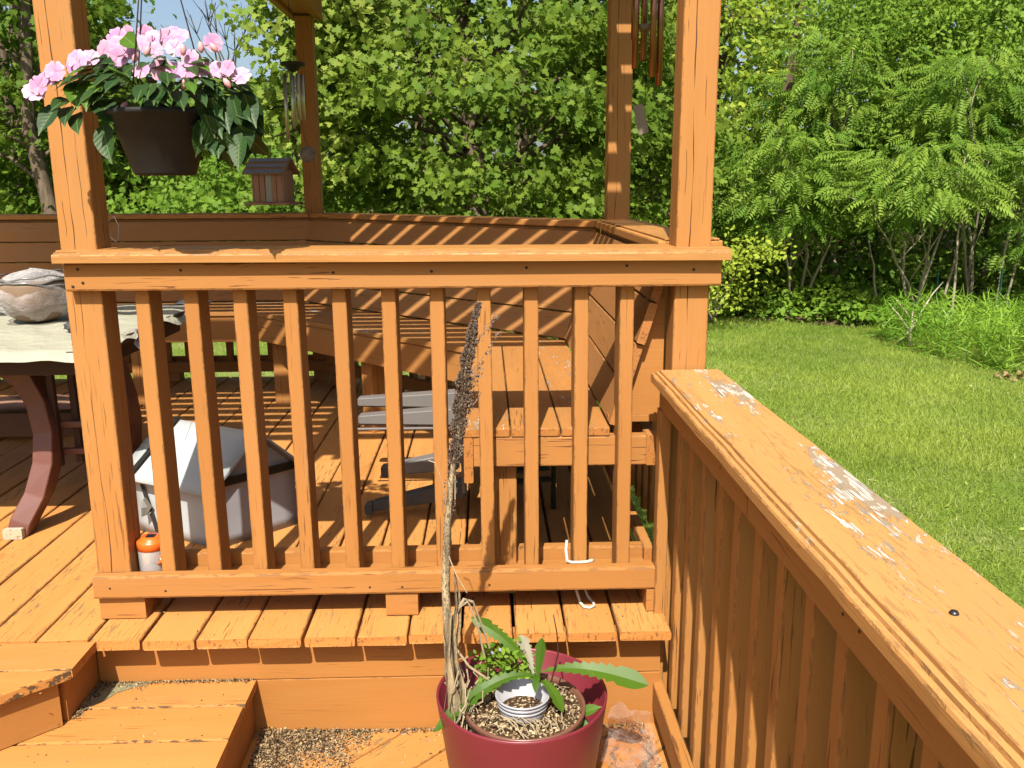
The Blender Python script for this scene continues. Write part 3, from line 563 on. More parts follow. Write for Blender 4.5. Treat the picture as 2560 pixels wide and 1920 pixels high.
# bare twiggy crown in the sky gap
segs = []
for k in range(9):
    e = (-5.3 + k*.17, 18.5 + random.uniform(-.3, .3), 4.55 + .35*math.sin(k*.9) + random.uniform(0, .25)); pts = curve((-4.7, 18.5, 3.2), e, .03, 4, .05); segs.append((pts, [.03, .02, .014, .01, .006]))
    for q in range(3): segs.append((curve(pts[3], Vector(e) + Vector((random.uniform(-.4, .4), 0, random.uniform(-.1, .3))), 0, 2, .04), [.01, .007, .004]))
b = thing('bare_tree', 'leafless grey twigs showing against the sky gap', 'tree', (-4.7, 18.5, zL)); mkobj('trunk', tube('trunk', [(-4.7, 18.5, zL), (-4.7, 18.5, 3.25)], [.07, .04], 8), b, None, M['bark']); mkobj('twigs', branch_mesh(segs), b, None, M['bark'])
# understory, ground cover, lily bed, brush pile
N = 30000; x = rng.uniform(-9, 11, N); d = rng.gamma(1.7, .75, N); y = np.array([edge_y(a) for a in x]) + d - .1; hmax = np.minimum(.18 + d*.42, 1.15)*(.75 + .45*np.sin(x*2.3+y)*np.sin(x*.9)); z = zL + hmax*rng.random(N)**.6 + .02
P_ = np.column_stack((x, y, z)); o = scatter('ground_cover', OVAL, P_, rng.uniform(.07, .14, N), LM['cover'], None, out=np.array((0, -.35, 0)), up=.9, rnd=.5, tint=.5+.3*np.sin(x*1.7+y*2.2))
tag(o, 'leafy weeds and creepers along the shady lawn edge', 'ground cover', kind='stuff')
N = 26000; x = rng.uniform(-10, 12, N); P_ = np.column_stack((x, np.interp(x, [e[0] for e in EDGE], [e[1] for e in EDGE]) + rng.uniform(.9, 3.4, N), zL + rng.uniform(.1, 1.9, N)*(.7 + .3*np.sin(x*3.1))))
o = scatter('thicket', OVAL, P_, rng.uniform(.08, .15, N), LM['dark'], None, out=np.array((0, -.4, 0)), up=.8, tint=.4+.3*np.sin(x*2.7)); tag(o, 'dark leafy thicket filling the shade under the trees', 'thicket', kind='stuff')
cs = [(a, 9.5+b, zL+.25+c) for a, b, c in zip(rng.uniform(3.6, 4.9, 26), rng.uniform(0, 1.2, 26), rng.uniform(0, .85, 26))]
P_ = clumps(cs, 70, .2, .6); b = thing('vine_bush', 'yellow-green vine mound tumbling beside the right front post', 'bush', (4.2, 10.2, zL)); mkobj('stems', branch_mesh([(curve((4.2, 10.2, zL), c_, .1, 3, .06), [.012, .01, .008, .004]) for c_ in cs[:8]]), b, None, M['twig'])
scatter('foliage', OVAL, P_, rng.uniform(.05, .085, len(P_)), LM['vine'], b, out=np.array((0, -.5, .2)), tint=np.full(len(P_), .6), loc=(4.2, 10.2, zL))
lb = None; pts = []
for k in range(420):
    x = rng.uniform(5.9, 9.5); y = rng.uniform(6.5, 9.1)
    if (x-5.9)*1.2 < (7.4-y)*.5: continue
    pts.append((x, y))
LP_, LX = [], []
for x, y in pts:
    h = random.uniform(.38, .62)
    for q in range(24):
        f = q/24; LP_.append((x + random.uniform(-.02, .02), y + random.uniform(-.02, .02), zL + h*f)); a = random.uniform(0, 6.28); LX.append((math.cos(a), math.sin(a), .35 + f*.9))
LP_ = np.array(LP_); LX = np.array(LX)
scl = scatter('lily_bed', BLADE, LP_, rng.uniform(.14, .23, len(LP_)), LM['lily'], None, up=.5, rnd=.4, droop=.0, tint=.5 + .3*np.sin(LP_[:, 0]*3), xdir=LX)
tag(scl, 'dense bed of tall narrow-leaved lily plants at right', 'plants', kind='stuff')
N = 420; P_ = np.column_stack((rng.uniform(6.15, 7.6, N), rng.normal(6.42, .10, N), rng.uniform(zL, zL+.03, N)))
tag(scatter('dead_leaves', RHOMB, P_, rng.uniform(.04, .09, N), flat('dry_leaf', (.33, .21, .11), .8), None, up=1.5), 'dry brown leaves along the front of the lily bed', 'leaves', kind='stuff')
segs = []
for k in range(230):
    a = Vector((random.uniform(-8.2, -5.4), random.uniform(9.6, 10.6), zL + abs(random.gauss(.35, .25)))); dr = Vector((random.uniform(-1, 1), random.uniform(-.3, .3), random.uniform(-.25, .25))).normalized()*random.uniform(.3, .8); segs.append(([a, a+dr*.5+Vector((0, 0, .04)), a+dr], [.012, .009, .004]))
tag(mkobj('brush_pile', join_meshes('brush_pile', [data(tube('t', p, r_, 4)) for p, r_ in segs]), None, None, M['twig']), 'tangled brown brush pile behind the far left rail', 'brush', kind='stuff')
# lawn grass: three zones, finer and denser near the deck
def grass(x0, x1, y0, y1, n, size, wfun=None):
    x = rng.uniform(x0, x1, n); y = rng.uniform(y0, y1, n); ey = np.interp(x, [e[0] for e in EDGE], [e[1] for e in EDGE]); k = (y < ey + .1) & ~((x > -2.65) & (x < 1.56) & (y < 3.15)); x, y = x[k], y[k]
    pat = .5 + .22*np.sin(x*1.9+y*.7)*np.sin(y*2.1-x) + .16*np.sin(x*5.3)*np.sin(y*4.7)
    pat += .22*np.sin(x*.8+1)*np.sin(y*.9) ; k = rng.random(len(x)) < .45 + .7*pat; x, y, pat = x[k], y[k], pat[k]; P_ = np.column_stack((x, y, np.full(len(x), zL))); xd = np.column_stack((rng.normal(0, .45, len(x)), rng.normal(0, .45, len(x)), np.full(len(x), 1.)))
    return P_, xd, pat
GB = (np.array([(0, -.05, 0), (0, .05, 0), (1, 0, -.1)]), [(0, 1, 2)])
for k, a in enumerate(((1.6, 5.5, -1.0, 4.5, 150000, .050), (1.6, 9, 3.5, 11, 210000, .062), (-9, 1.6, 3.1, 11, 60000, .07))):
    P_, xd, pat = grass(*a); o = scatter('grass', GB, P_, rng.uniform(.6, 1.25, len(P_))*a[5], LM['grass'], None, up=.2, rnd=.6, droop=0., tint=pat + .08, xdir=xd)
    tag(o, ('short green lawn grass close to the side railing', 'short green lawn grass running back to the trees', 'short green lawn grass beyond the far side of the deck')[k], 'grass', kind='stuff')
P_, xd, pat = grass(1.6, 7, -.5, 9, 42000, .05); P_ = P_[(np.sin(P_[:, 0]*2.3)*np.sin(P_[:, 1]*1.6+P_[:, 0]) > .45)]
tag(scatter('straw', GB, P_, rng.uniform(.03, .055, len(P_)), flat('straw_blade', (.55, .50, .25), .8), None, up=.6, rnd=.8, tint=.5), 'pale dry straw in thin patches of the lawn', 'straw', kind='stuff')
P_, xd, pat = grass(1.6, 8, 0, 10.8, 2600, .05); P_[:, 2] += .01
tag(scatter('clover', OVAL, P_, rng.uniform(.02, .04, len(P_)), LM['grass'], None, up=1.2, rnd=.5, tint=.9), 'pale clover and dandelion leaves scattered in the lawn', 'clover', kind='stuff')
# ================================================================ OBJECTS
def strip(name, pts, widths, upv, fold=.25, teeth=None, seg_mid=True):
    """a ribbon leaf along pts, folded at its midrib; teeth: list of edge offsets"""
    vs, fs = [], []; n = len(pts); pts = [Vector(p) for p in pts]
    for i, p in enumerate(pts):
        d = (pts[min(i+1, n-1)] - pts[max(0, i-1)]).normalized(); y = Vector(upv).cross(d).normalized(); z = d.cross(y); wd = widths[i]
        tt = teeth[i] if teeth else 0
        vs += [p + y*wd + z*wd*fold + d*tt, p, p - y*wd + z*wd*fold + d*tt]
    for i in range(n-1): a = i*3; fs += [(a, a+1, a+4, a+3), (a+1, a+2, a+5, a+4)]
    return mesh(name, vs, fs, False)
def leafmat2(name, c, vein, trans=.15, rough=.5):
    c = al(c); vein = al(vein); t = NT(name, rough, .22); v = t.vec(); sp = t.n('SeparateXYZ'); t.link(t.tc.outputs['Object'], sp.inputs[0]); ay = t.math('ABSOLUTE', sp.outputs[1])
    n = t.noise(v, (4, 4, 4), 3); cc = t.mix(n, tuple(x*.7 for x in c), tuple(min(1, x*1.3) for x in c)); cc = t.mix(t.math('MULTIPLY', t.oi.outputs['Random'], .5), cc, tuple(x*y for x, y in zip(c, (1.9, 1.5, .8))))
    wv = t.math('SINE', t.math('MULTIPLY', t.math('SUBTRACT', sp.outputs[0], t.math('MULTIPLY', ay, .9)), 52.)); vm = t.ramp(wv, .92, .99, 0, .12)
    m = t.math('MAXIMUM', t.ramp(ay, .016, .006), vm); cc = t.mix(t.math('MULTIPLY', m, .6), cc, vein); t.col(cc); t.bump(t.math('ADD', wv, n), .10, .006)
    tr = t.n('BsdfTranslucent'); t.link(cc, tr.inputs[0]); mx = t.n('MixShader'); mx.inputs[0].default_value = trans; t.link(t.b.outputs[0], mx.inputs[1]); t.link(tr.outputs[0], mx.inputs[2]); t.link(mx.outputs[0], t.t.nodes['Material Output'].inputs[0]); return t.m
def place(name, me, par, p0, p1, nrm, s=None, roll=0.):
    x = Vector(p1) - Vector(p0); L = s or x.length; x.normalize(); z = (Vector(nrm) - x*Vector(nrm).dot(x)).normalized(); y = z.cross(x)
    m = Matrix((x, y, z)).transposed().to_4x4(); return mkobj(name, me, par, Matrix.Translation(p0) @ m @ Matrix.Rotation(roll, 4, 'X') @ Matrix.Scale(L, 4))
# ---- hanging basket of pink flowers
ML = leafmat2('impatiens_leaf', (.022, .062, .016), (.16, .25, .07)); MLB = leafmat2('impatiens_young_leaf', (.07, .17, .02), (.25, .38, .08), .3)
def big_leaf(name, mat):
    vs, fs = [], []; n = 9
    for i in range(n):
        x = i/(n-1); wd = .235*math.sin(math.pi*min(1, x**.72))**.85*(1 if x < .8 else (1-x)/.2*.85+.15*(1-x)/.2) if 0 < i < n-1 else .002; zz = -.16*x*x
        for sg, f in ((1, 1), (1, .5), (0, 0), (-1, .5), (-1, 1)): vs.append((x, sg*f*wd + (0), zz + abs(f)*wd*.28 + (.012*math.sin(i*2.2) if f == 1 else 0)))
    for i in range(n-1):
        for j in range(4): a = i*5+j; fs.append((a, a+1, a+6, a+5))
    me = mesh(name, vs, fs, True); me.materials.append(mat); return me
LFm, LFb = big_leaf('leaf', ML), big_leaf('leaf', MLB)
bk = thing('hanging_basket', 'dark plastic hanging basket overflowing with pink impatiens in front of the left post', 'hanging basket', (.255, -.14, 1.16))
MPOT = flat('dark_brown_plastic', (.030, .029, .030), .6, .15, .25)
mkobj('pot', lathe('pot', [(.0, 0), (.064, 0), (.068, .006), (.107, .128), (.113, .130), (.114, .140), (.108, .141), (.102, .136), (.095, .11)], 48), bk, Matrix.Translation((.255, -.14, 1.160)), MPOT)
mkobj('soil', lathe('soil', [(.0, .008), (.06, .003), (.103, -.005)], 24), bk, Matrix.Translation((.255, -.14, 1.285)), flat('potting_soil', (.03, .02, .012), .95, .1, .5, 200, bump=1.))
top = Vector((.252, -.085, 1.80))
for a in (.3, 2.4, 4.5): mkobj('hanger_wire', tube('hanger_wire', [Vector((.255 + .11*math.cos(a), -.14 + .11*math.sin(a), 1.295)), top], .0016, 5), bk, None, M['nail'])
mkobj('hanger_wire', tube('hanger_wire', [top, top + Vector((0, .06, .42))], .0018, 5), bk, None, M['nail'])
LF = [(.106,-.17,1.365,.12,-.23,1.305),(.072,-.17,1.361,.103,-.23,1.308),(.117,-.17,1.327,.192,-.23,1.271),(.035,-.17,1.314,.011,-.23,1.255),(.057,-.17,1.327,.048,-.23,1.305),(.059,-.17,1.31,.068,-.23,1.272),(.13,-.17,1.376,.188,-.23,1.363),(.209,-.17,1.335,.223,-.23,1.298),(.266,-.17,1.347,.302,-.23,1.309),(.245,-.17,1.34,.263,-.23,1.288),(.304,-.17,1.309,.285,-.23,1.264),(.273,-.17,1.323,.276,-.23,1.281),(.342,-.17,1.313,.363,-.23,1.237),(.359,-.17,1.33,.411,-.23,1.287),(.399,-.17,1.333,.422,-.23,1.257),(.368,-.17,1.313,.406,-.23,1.247),(.406,-.17,1.285,.444,-.23,1.221),(.442,-.17,1.343,.483,-.23,1.27),(.447,-.17,1.309,.447,-.23,1.192),(.409,-.17,1.236,.447,-.23,1.192),(.365,-.17,1.361,.4,-.23,1.329),(.335,-.17,1.34,.379,-.23,1.321),(.32,-.17,1.413,.375,-.23,1.404),(.129,-.17,1.272,.157,-.23,1.193),(.365,-.17,1.264,.385,-.23,1.209),(.386,-.17,1.257,.397,-.23,1.204),(.194,-.17,1.457,.239,-.23,1.43),(.181,-.17,1.395,.219,-.23,1.368),(.245,-.17,1.398,.301,-.23,1.398),(.075,-.17,1.296,.094,-.23,1.255),(.125,-.17,1.398,.185,-.23,1.4),(.423,-.17,1.326,.468,-.23,1.28)]
for k, q in enumerate(LF):
    place('leaf', LFb if k in (0, 1, 7, 8, 26) else LFm, bk, (q[0], q[1]+.02, q[2]), (q[3], q[4]+.015, q[5]), (random.uniform(-.35, .35), -1, .55 + random.uniform(-.2, .2)))
for k in range(26):
    x = random.uniform(.36, .46); z = random.uniform(1.24, 1.34); place('leaf', LFm, bk, (x, random.uniform(-.22, -.08), z), (x + random.uniform(-.02, .05), random.uniform(-.24, -.10), z - random.uniform(.07, .10)), (random.uniform(-.5, .6), -1, .3))
for k in range(170):
    a = random.uniform(0, 2*math.pi); e = random.uniform(-.25, 1.2); d = Vector((math.cos(a)*math.cos(e), math.sin(a)*math.cos(e), math.sin(e)))
    p = Vector((.25, -.12, 1.35)) + Vector((d.x*.18, d.y*.12, d.z*.085))*random.uniform(.75, 1.05); q = p + Vector((d.x*.8, d.y*.8, -.35 + d.z*.4))*random.uniform(.05, .085)
    place('leaf', LFb if k % 7 == 0 else LFm, bk, p, q, (d.x*.5, d.y*.5 - .25, 1.0))
for k in range(16):
    a = 2*math.pi*k/16; p = Vector((.255, -.14, 1.30)); e = p + Vector((math.cos(a)*.16, math.sin(a)*.12, random.uniform(.0, .11))); mkobj('stem', tube('stem', curve(p, e, .12, 4, .04), .003, 5), bk, None, MLB)
t = NT('pink_petal', .45, .3); v = t.vec(); sp = t.n('SeparateXYZ'); t.link(t.tc.outputs['Object'], sp.inputs[0]); ln = t.n('VectorMath', operation='LENGTH'); t.link(t.vmul(t.tc.outputs['Object'], (1, 1, 0)), ln.inputs[0])
c = t.mix(t.math('MULTIPLY', t.oi.outputs['Random'], .8), (.46, .20, .38), (.48, .29, .36)); c = t.mix(t.ramp(ln.outputs['Value'], .06, .30, .55, 0), c, (.50, .14, .34)); c = t.mix(t.ramp(ln.outputs['Value'], .7, 1.0, 0, .45), c, (.50, .37, .43)); t.col(c)
tr = t.n('BsdfTranslucent'); t.link(c, tr.inputs[0]); mx = t.n('MixShader'); mx.inputs[0].default_value = .25; t.link(t.b.outputs[0], mx.inputs[1]); t.link(tr.outputs[0], mx.inputs[2]); t.link(mx.outputs[0], t.t.nodes['Material Output'].inputs[0]); MPET = t.m
def petal_mesh(w_):
    vs, fs = [(0, 0, 0)], []; prof = [(.20, .17), (.55, .42*w_), (.82, .54*w_), (1.0, .36*w_), (.94, 0), (1.0, -.36*w_), (.82, -.54*w_), (.55, -.42*w_), (.20, -.17)]
    vs.append((.6, 0, .02)); vs += [(x, y, .03 + .07*abs(y) - .08*x*x) for x, y in prof]; n = len(prof)
    fs.append((0, 1, 2)); fs += [(1, 3+i, 2+i) for i in range(n-1)]; fs.append((0, n+1, 1)); me = mesh('petal', vs, fs, True); me.materials.append(MPET); return me
PT = petal_mesh(1.0); fc = lathe('flower_centre', [(0, .06), (.025, .05), (.035, 0)], 8); fc.materials.append(flat('flower_centre', (.62, .30, .42), .5))
def flower(p, s, face):
    zf = Vector(face).normalized(); x = zf.orthogonal().normalized(); y = zf.cross(x); fm = Matrix.Translation(p) @ Matrix((x, y, zf)).transposed().to_4x4() @ Matrix.Rotation(random.uniform(0, 6), 4, 'Z') @ Matrix.Scale(s, 4)
    f = mkobj('flower', fc, bk, fm); n = random.choice((5, 5, 5, 6))
    for i in range(n):
        pm = fm @ Matrix.Rotation(i*2*math.pi/n + random.uniform(-.12, .12), 4, 'Z') @ Matrix.Rotation(-random.uniform(.0, .18), 4, 'Y') @ Matrix.Translation((0, 0, .03*(i % 2))); mkobj('petal', PT, f, pm)
    return f
FL = [(.159,1.459),(.148,1.43),(.19,1.437),(.188,1.41),(.212,1.475),(.24,1.464),(.267,1.464),(.245,1.444),(.301,1.433),(.375,1.45),(.241,1.381),(.283,1.382),(.315,1.381),(.34,1.378),(.366,1.388),(.399,1.383),(.427,1.384),(.453,1.369),(.091,1.395),(.103,1.404),(.055,1.38),(.026,1.363),(.016,1.351),(.002,1.338),(.044,1.365),(.178,1.474),(.3,1.464),(.28,1.472)]
FL += [(.165, 1.444), (.205, 1.425), (.225, 1.445), (.255, 1.43), (.285, 1.45), (.345, 1.405), (.12, 1.41)]
for k, (x, z) in enumerate(FL):
    flower(Vector((x, -.185 + .10*max(0, (z-1.40)/.07) + random.uniform(-.01, .01), z)), random.uniform(.0180, .0235)*(1.15 if k in (0, 1, 11, 15) else 1), (random.uniform(-.5, .5) + (x-.25)*.7, -1, random.uniform(.1, .8)))
bud = lathe('bud', [(0, -.012), (.005, -.008), (.0075, 0), (.005, .009), (0, .014)], 8); bud.materials.append(flat('flower_bud', (.72, .36, .38), .45))
for x, z in ((.233, 1.406), (.259, 1.418), (.336, 1.421), (.374, 1.426), (.402, 1.426), (.425, 1.353), (.198, 1.305), (.332, 1.351)): mkobj('bud', bud, bk, Matrix.Translation((x, -.20, z)) @ Matrix.Rotation(random.uniform(-.8, .8), 4, 'Y'))
# ---- big maroon planter with smaller pots inside
pt = thing('planter_pot', 'large maroon plastic planter standing on the lower deck', 'planter', (1.055, -.335, -.312))
MM = flat('maroon_plastic', (.200, .024, .036), .38, .4, .10, 8)
mkobj('pot', lathe('pot', [(0, 0), (.162, 0), (.168, .006), (.203, .262), (.2035, .268), (.200, .270), (.1965, .266), (.162, .03), (0, .02)], 72), pt, Matrix.Translation((1.055, -.335, -.312)), MM)
mkobj('soil', lathe('soil', [(0, .15), (.178, .145)], 32), pt, Matrix.Translation((1.055, -.335, -.312)), bpy.data.materials['potting_soil'])
np_ = thing('nursery_pot', 'brown nursery pot full of dry roots inside the maroon planter', 'pot', (1.06, -.372, -.16))
mkobj('pot', lathe('pot', [(.11, -.10), (.128, -.012), (.134, -.010), (.138, -.004), (.141, .006), (.1435, .012), (.1435, .020), (.139, .022), (.135, .016), (.13, 0)], 56), np_, Matrix.Translation((1.06, -.372, -.075)), flat('brown_pot_plastic', (.19, .085, .055), .35, .45))
t = NT('gritty_soil', .95, .1); v = t.vec(); vo = t.n('TexVoronoi'); t.link(t.vmul(v, (170, 170, 170)), vo.inputs['Vector']); vo.inputs['Scale'].default_value = 1
t.col(t.mix(t.ramp(vo.outputs['Color'], .55, .8), (.045, .026, .013), (.45, .34, .20))); t.bump(vo.outputs['Distance'], 1., .006); M['grit'] = t.m
sd, sf = [], []; K = 22
for i in range(K+1):
    for j in range(40):
        r = .134*i/K; a = 2*math.pi*j/40; sd.append((r*math.cos(a), r*math.sin(a), random.uniform(-.004, .006) + .006*(1-r/.134)))
for i in range(K):
    for j in range(40): sf.append((i*40+j, (i+1)*40+j, (i+1)*40+(j+1) % 40, i*40+(j+1) % 40))
mkobj('soil', mesh('soil', sd, sf), np_, Matrix.Translation((1.06, -.372, -.068)), M['grit'])
gp = thing('small_pot', 'small grey ridged plastic pot sunk in the brown nursery pot', 'pot', (1.055, -.385, -.07))
mkobj('pot', lathe('pot', [(.050, -.045), (.0575, -.020), (.0575, -.0165), (.0600, -.016), (.0600, -.0105), (.0575, -.010), (.0585, -.0065), (.0615, -.006), (.0615, .000), (.059, .0005), (.060, .004), (.0635, .0045), (.0640, .009), (.0600, .0095), (.052, -.03), (0, -.032)], 48), gp, Matrix.Translation((1.055, -.383, -.03)), flat('grey_pot_plastic', (.42, .42, .45), .3, .5))
mkobj('soil', lathe('soil', [(0, .006), (.03, .004), (.052, -.001)], 24), gp, Matrix.Translation((1.055, -.383, -.058)), M['grit'])
MR = flat('dry_root', (.42, .33, .21), .85, .2, .3, 60); segs = []
for k in range(105):
    a = random.uniform(0, 6.28); r = random.uniform(.065, .128); p = Vector((1.06 + r*math.cos(a), -.372 + r*math.sin(a), -.058)); d = Vector((random.uniform(-1, 1), random.uniform(-1, 1), 0)).normalized()*random.uniform(.015, .05)
    q = p + d; rr_ = math.hypot(q.x-1.06, q.y+.372)
    if rr_ > .132 or rr_ < .064: continue
    segs.append((curve(p, q + Vector((0, 0, random.uniform(-.003, .01))), .25, 4, .12), [random.uniform(.0006, .0013)]*5))
for k in range(9): segs.append((curve((.98+.02*k, -.44, -.05), (1.06+.011*k, -.500+.004*k, -.085-.01*(k % 3)), .3, 6, .06), [.0016]*7))
for k in range(26): x = random.uniform(.885, .94); y = random.uniform(-.43, -.30); segs.append((curve((x, y, -.10), (x+random.uniform(-.02, .05), y+random.uniform(-.03, .03), random.uniform(-.04, .06)), .1, 4, .12), [.0018]*5))
tag(mkobj('dry_roots', join_meshes('dry_roots', [data(tube('r', p, r_, 4)) for p, r_ in segs]), None, None, MR), 'tangle of pale dry roots over the brown nursery pot', 'roots', kind='stuff')
# ---- dandelion and weeds growing in the pots
MD = leafmat2('dandelion_leaf', (.065, .15, .012), (.22, .34, .10), .3, .45)
dn = thing('dandelion', 'dandelion with long toothed green leaves sprawling over the planter', 'weed', (1.09, -.345, -.05))
def dande(p0, p1, w_, arch, up=(0, 0, 1), tip=.75, mat=None):
    p0, p1 = Vector(p0), Vector(p1); n = 26; pts, ws, te = [], [], []
    for i in range(n):
        f = i/(n-1); pts.append(p0.lerp(p1, f) + Vector((0, 0, arch*math.sin(math.pi*f**.8)))); env = (min(1, f/.25)**.7*.55 + .45*max(0, min(1, (f-.2)/.45)))*(1 if f < tip else max(.03, ((1-f)/(1-tip))**.6)); saw = .68 if (i % 2 and f < .72) else 1.0
        ws.append(max(.0015, w_*env*saw)); te.append(-.006 if (not i % 2 and f < .72) else 0)
    o = mkobj('leaf', strip('leaf', pts, ws, up, .22, te), dn, None, mat or MD); return o
dande((1.092, -.345, -.005), (.848, -.40, -.105), .021, .045, (.1, -.55, 1)); dande((1.106, -.345, .012), (1.345, -.40, .004), .024, .020, (0, -.75, 1), .86)
dande((1.080, -.30, -.010), (.935, -.25, .105), .019, .02, (-.2, -1, .5)); dande((1.096, -.37, .0), (1.146, -.425, -.045), .017, .018, (.6, -.7, 1)); dande((1.092, -.34, -.01), (1.105, -.32, .085), .015, .0, (-.5, -1, .2)); dande((1.09, -.35, .0), (1.084, -.415, .0), .010, .02, (0, -.6, 1))
dande((1.085, -.31, -.02), (1.055, -.24, .05), .016, .01, (.3, -1, .4), .8, flat('faded_leaf', (.26, .24, .17), .7))
sg = thing('seedling', 'young plant with three bright heart-shaped leaves at the planter rim', 'weed', (1.19, -.39, -.09))
for p, q in (((1.19, -.385, -.075), (1.238, -.40, -.045)), ((1.19, -.39, -.085), (1.212, -.43, -.125)), ((1.185, -.39, -.08), (1.158, -.42, -.095))): place('leaf', LFb, sg, p, q, (.1, -.7, 1.), .055)
mkobj('stem', tube('stem', [(1.175, -.37, -.15), (1.185, -.38, -.11), (1.19, -.385, -.075)], .0022, 6), sg, None, MLB)
sp_ = thing('seed_stalk', 'thin dark upright weed stalk rising behind the small grey pot', 'weed', (1.11, -.34, -.07)); mkobj('stem', tube('stem', [(1.108, -.36, -.065), (1.125, -.36, 0), (1.140, -.36, .07), (1.136, -.36, .12), (1.128, -.36, .165)], [.0022, .002, .0018, .0016, .0014], 6), sp_, None, flat('dark_stem', (.07, .02, .015), .6)); mkobj('seed_tip', lathe('seed_tip', [(0, -.004), (.003, 0), (0, .005)], 6), sp_, Matrix.Translation((1.128, -.36, .167)), MR)
cs = [(x, y, z) for x, y, z in zip(rng.uniform(.955, 1.075, 40), rng.uniform(-.30, -.24, 40), rng.uniform(-.055, .035, 40))]
sc_ = scatter('weed_clump', OVAL, clumps(cs, 11, .010, 1.), rng.uniform(.010, .022, 440), LM['cover'], None, out=np.array((0, -.4, 0)), up=.8, tint=.65)
tag(sc_, 'clump of tiny-leaved violets at the back of the planter', 'weeds', kind='stuff')
vf = mesh('violet_flower', [(0, 0, 0), (.006, 0, .004), (.002, 0, .007), (-.004, 0, .006), (-.006, 0, -.001), (0, 0, -.006), (.005, 0, -.004)], [(0, 1, 2), (0, 2, 3), (0, 3, 4), (0, 4, 5), (0, 5, 6), (0, 6, 1)]); vf.materials.append(flat('violet_petal', (.50, .42, .72), .5))
vo_ = thing('violet', 'tiny pale violet flowers above the weed clump', 'flowers', (.99, -.30, .0))
for x, y, z in ((.985, -.305, .040), (1.005, -.30, .045)): mkobj('violet_flower', vf, vo_, Matrix.Translation((x, y, z)) @ Matrix.Scale(.65, 4))
# ---- dried seed stalk
t = NT('dry_stalk', .8, .2); v = t.vec(); n = t.noise(v, (60, 60, 9), 4, .6); c = t.mix(t.ramp(n, .35, .62), (.055, .038, .022), (.33, .26, .15)); n2_ = t.noise(v, (330, 330, 150), 2); hz = t.n('SeparateXYZ'); t.link(t.n('NewGeometry').outputs['Position'], hz.inputs[0])
sp2 = t.math('MULTIPLY', t.ramp(n2_, .50, .56), t.ramp(hz.outputs[2], .02, .25, .15, .95)); c = t.mix(sp2, c, (.075, .06, .045)); t.col(c); t.bump(n, .6, .003); MST = t.m
ds = thing('dried_stalk', 'tall dried sorghum stalk with dark seed head leaning up from the planter', 'dried plant', (.885, -.37, -.15))
path = [(.905, -.375, -.17), (.893, -.375, -.05), (.884, -.375, .10), (.882, -.378, .25), (.888, -.38, .38), (.900, -.385, .50), (.916, -.39, .60), (.936, -.395, .75), (.955, -.40, .85), (.966, -.40, .895)]
mkobj('stem', tube('stem', path, [.012, .0115, .0105, .0098, .0088, .0070, .0062, .0042, .0026, .0014], 9), ds, None, MST)
for k in range(7):
    a = k*.95; x0, y0 = .897 + .016*math.cos(a), -.375 + .014*math.sin(a); h = random.uniform(.05, .34); pts = [Vector((x0 + random.uniform(-.008, .008) + (.02 if j == 0 else 0), y0, -.15 + (h+.15)*j/6)) + Vector((math.sin(j*1.3+k)*.004 - .006*j/6, 0, 0)) for j in range(7)]
    mkobj('husk', strip('husk', pts, [.007, .0085, .008, .0065, .0055, .004, .0015], (math.cos(a), math.sin(a)-.3, .1), .4), ds, None, MST)
for pts in ([(.886, -.37, .06), (.898, -.37, .17), (.924, -.37, .212), (.941, -.36, .200), (.962, -.35, .13), (.978, -.34, .07)], [(.888, -.37, .10), (.905, -.37, .19), (.93, -.375, .208), (.95, -.37, .15), (.965, -.36, .06)], [(.895, -.375, .10), (.93, -.375, .045), (.975, -.36, .0)], [(.884, -.38, .34), (.905, -.40, .29), (.93, -.405, .245)], [(.892, -.385, .44), (.880, -.39, .50), (.866, -.39, .545), (.852, -.39, .55)], [(.90, -.385, .46), (.902, -.39, .52), (.908, -.39, .515), (.907, -.39, .46)]):
    mkobj('dry_leaf', strip('dry_leaf', curve(pts[0], pts[-1], 0, 1, 0)[:0] + [Vector(p) for p in pts], [.0042 if max(p[2] for p in pts) < .3 else .0016]*len(pts), (.2, -.3, 1), .7), ds, None, MR)
parts = []; sd0 = [(0, 0, -1), (.62, 0, -.1), (-.31, .54, -.1), (-.31, -.54, -.1), (.45, .2, .5), (-.4, .3, .5), (0, -.48, .5), (0, 0, 1)]; sf0 = [(0, 2, 1), (0, 3, 2), (0, 1, 3), (1, 2, 4), (2, 5, 4), (2, 3, 5), (3, 6, 5), (3, 1, 6), (1, 4, 6), (4, 5, 7), (5, 6, 7), (6, 4, 7)]
def seed(p, s, d):
    z = Vector(d).normalized(); x = z.orthogonal().normalized(); y = z.cross(x); m = Matrix((x, y, z)).transposed(); parts.append(([m @ Vector((a*s*.75, b*s*.75, c_*s)) + p for a, b, c_ in sd0], sf0))
P10 = [Vector(p) for p in path]
def at(z):
    for a, b in zip(P10, P10[1:]):
        if a.z <= z <= b.z: return a.lerp(b, (z-a.z)/(b.z-a.z))
    return P10[-1]
for k in range(2800):
    f = random.random(); z = .545 + .35*f; rad = .0205*(math.sin(math.pi*min(1, .12 + f*.80))**.6)*(1-.45*f)*(.7+.5*abs(math.sin(f*21))); a = random.uniform(0, 6.28); r = rad*math.sqrt(random.uniform(.15, 1)); c_ = at(z)
    seed(c_ + Vector((r*math.cos(a), r*math.sin(a), 0)), random.uniform(.0028, .0046), (math.cos(a)*.8, math.sin(a)*.8, 1.))
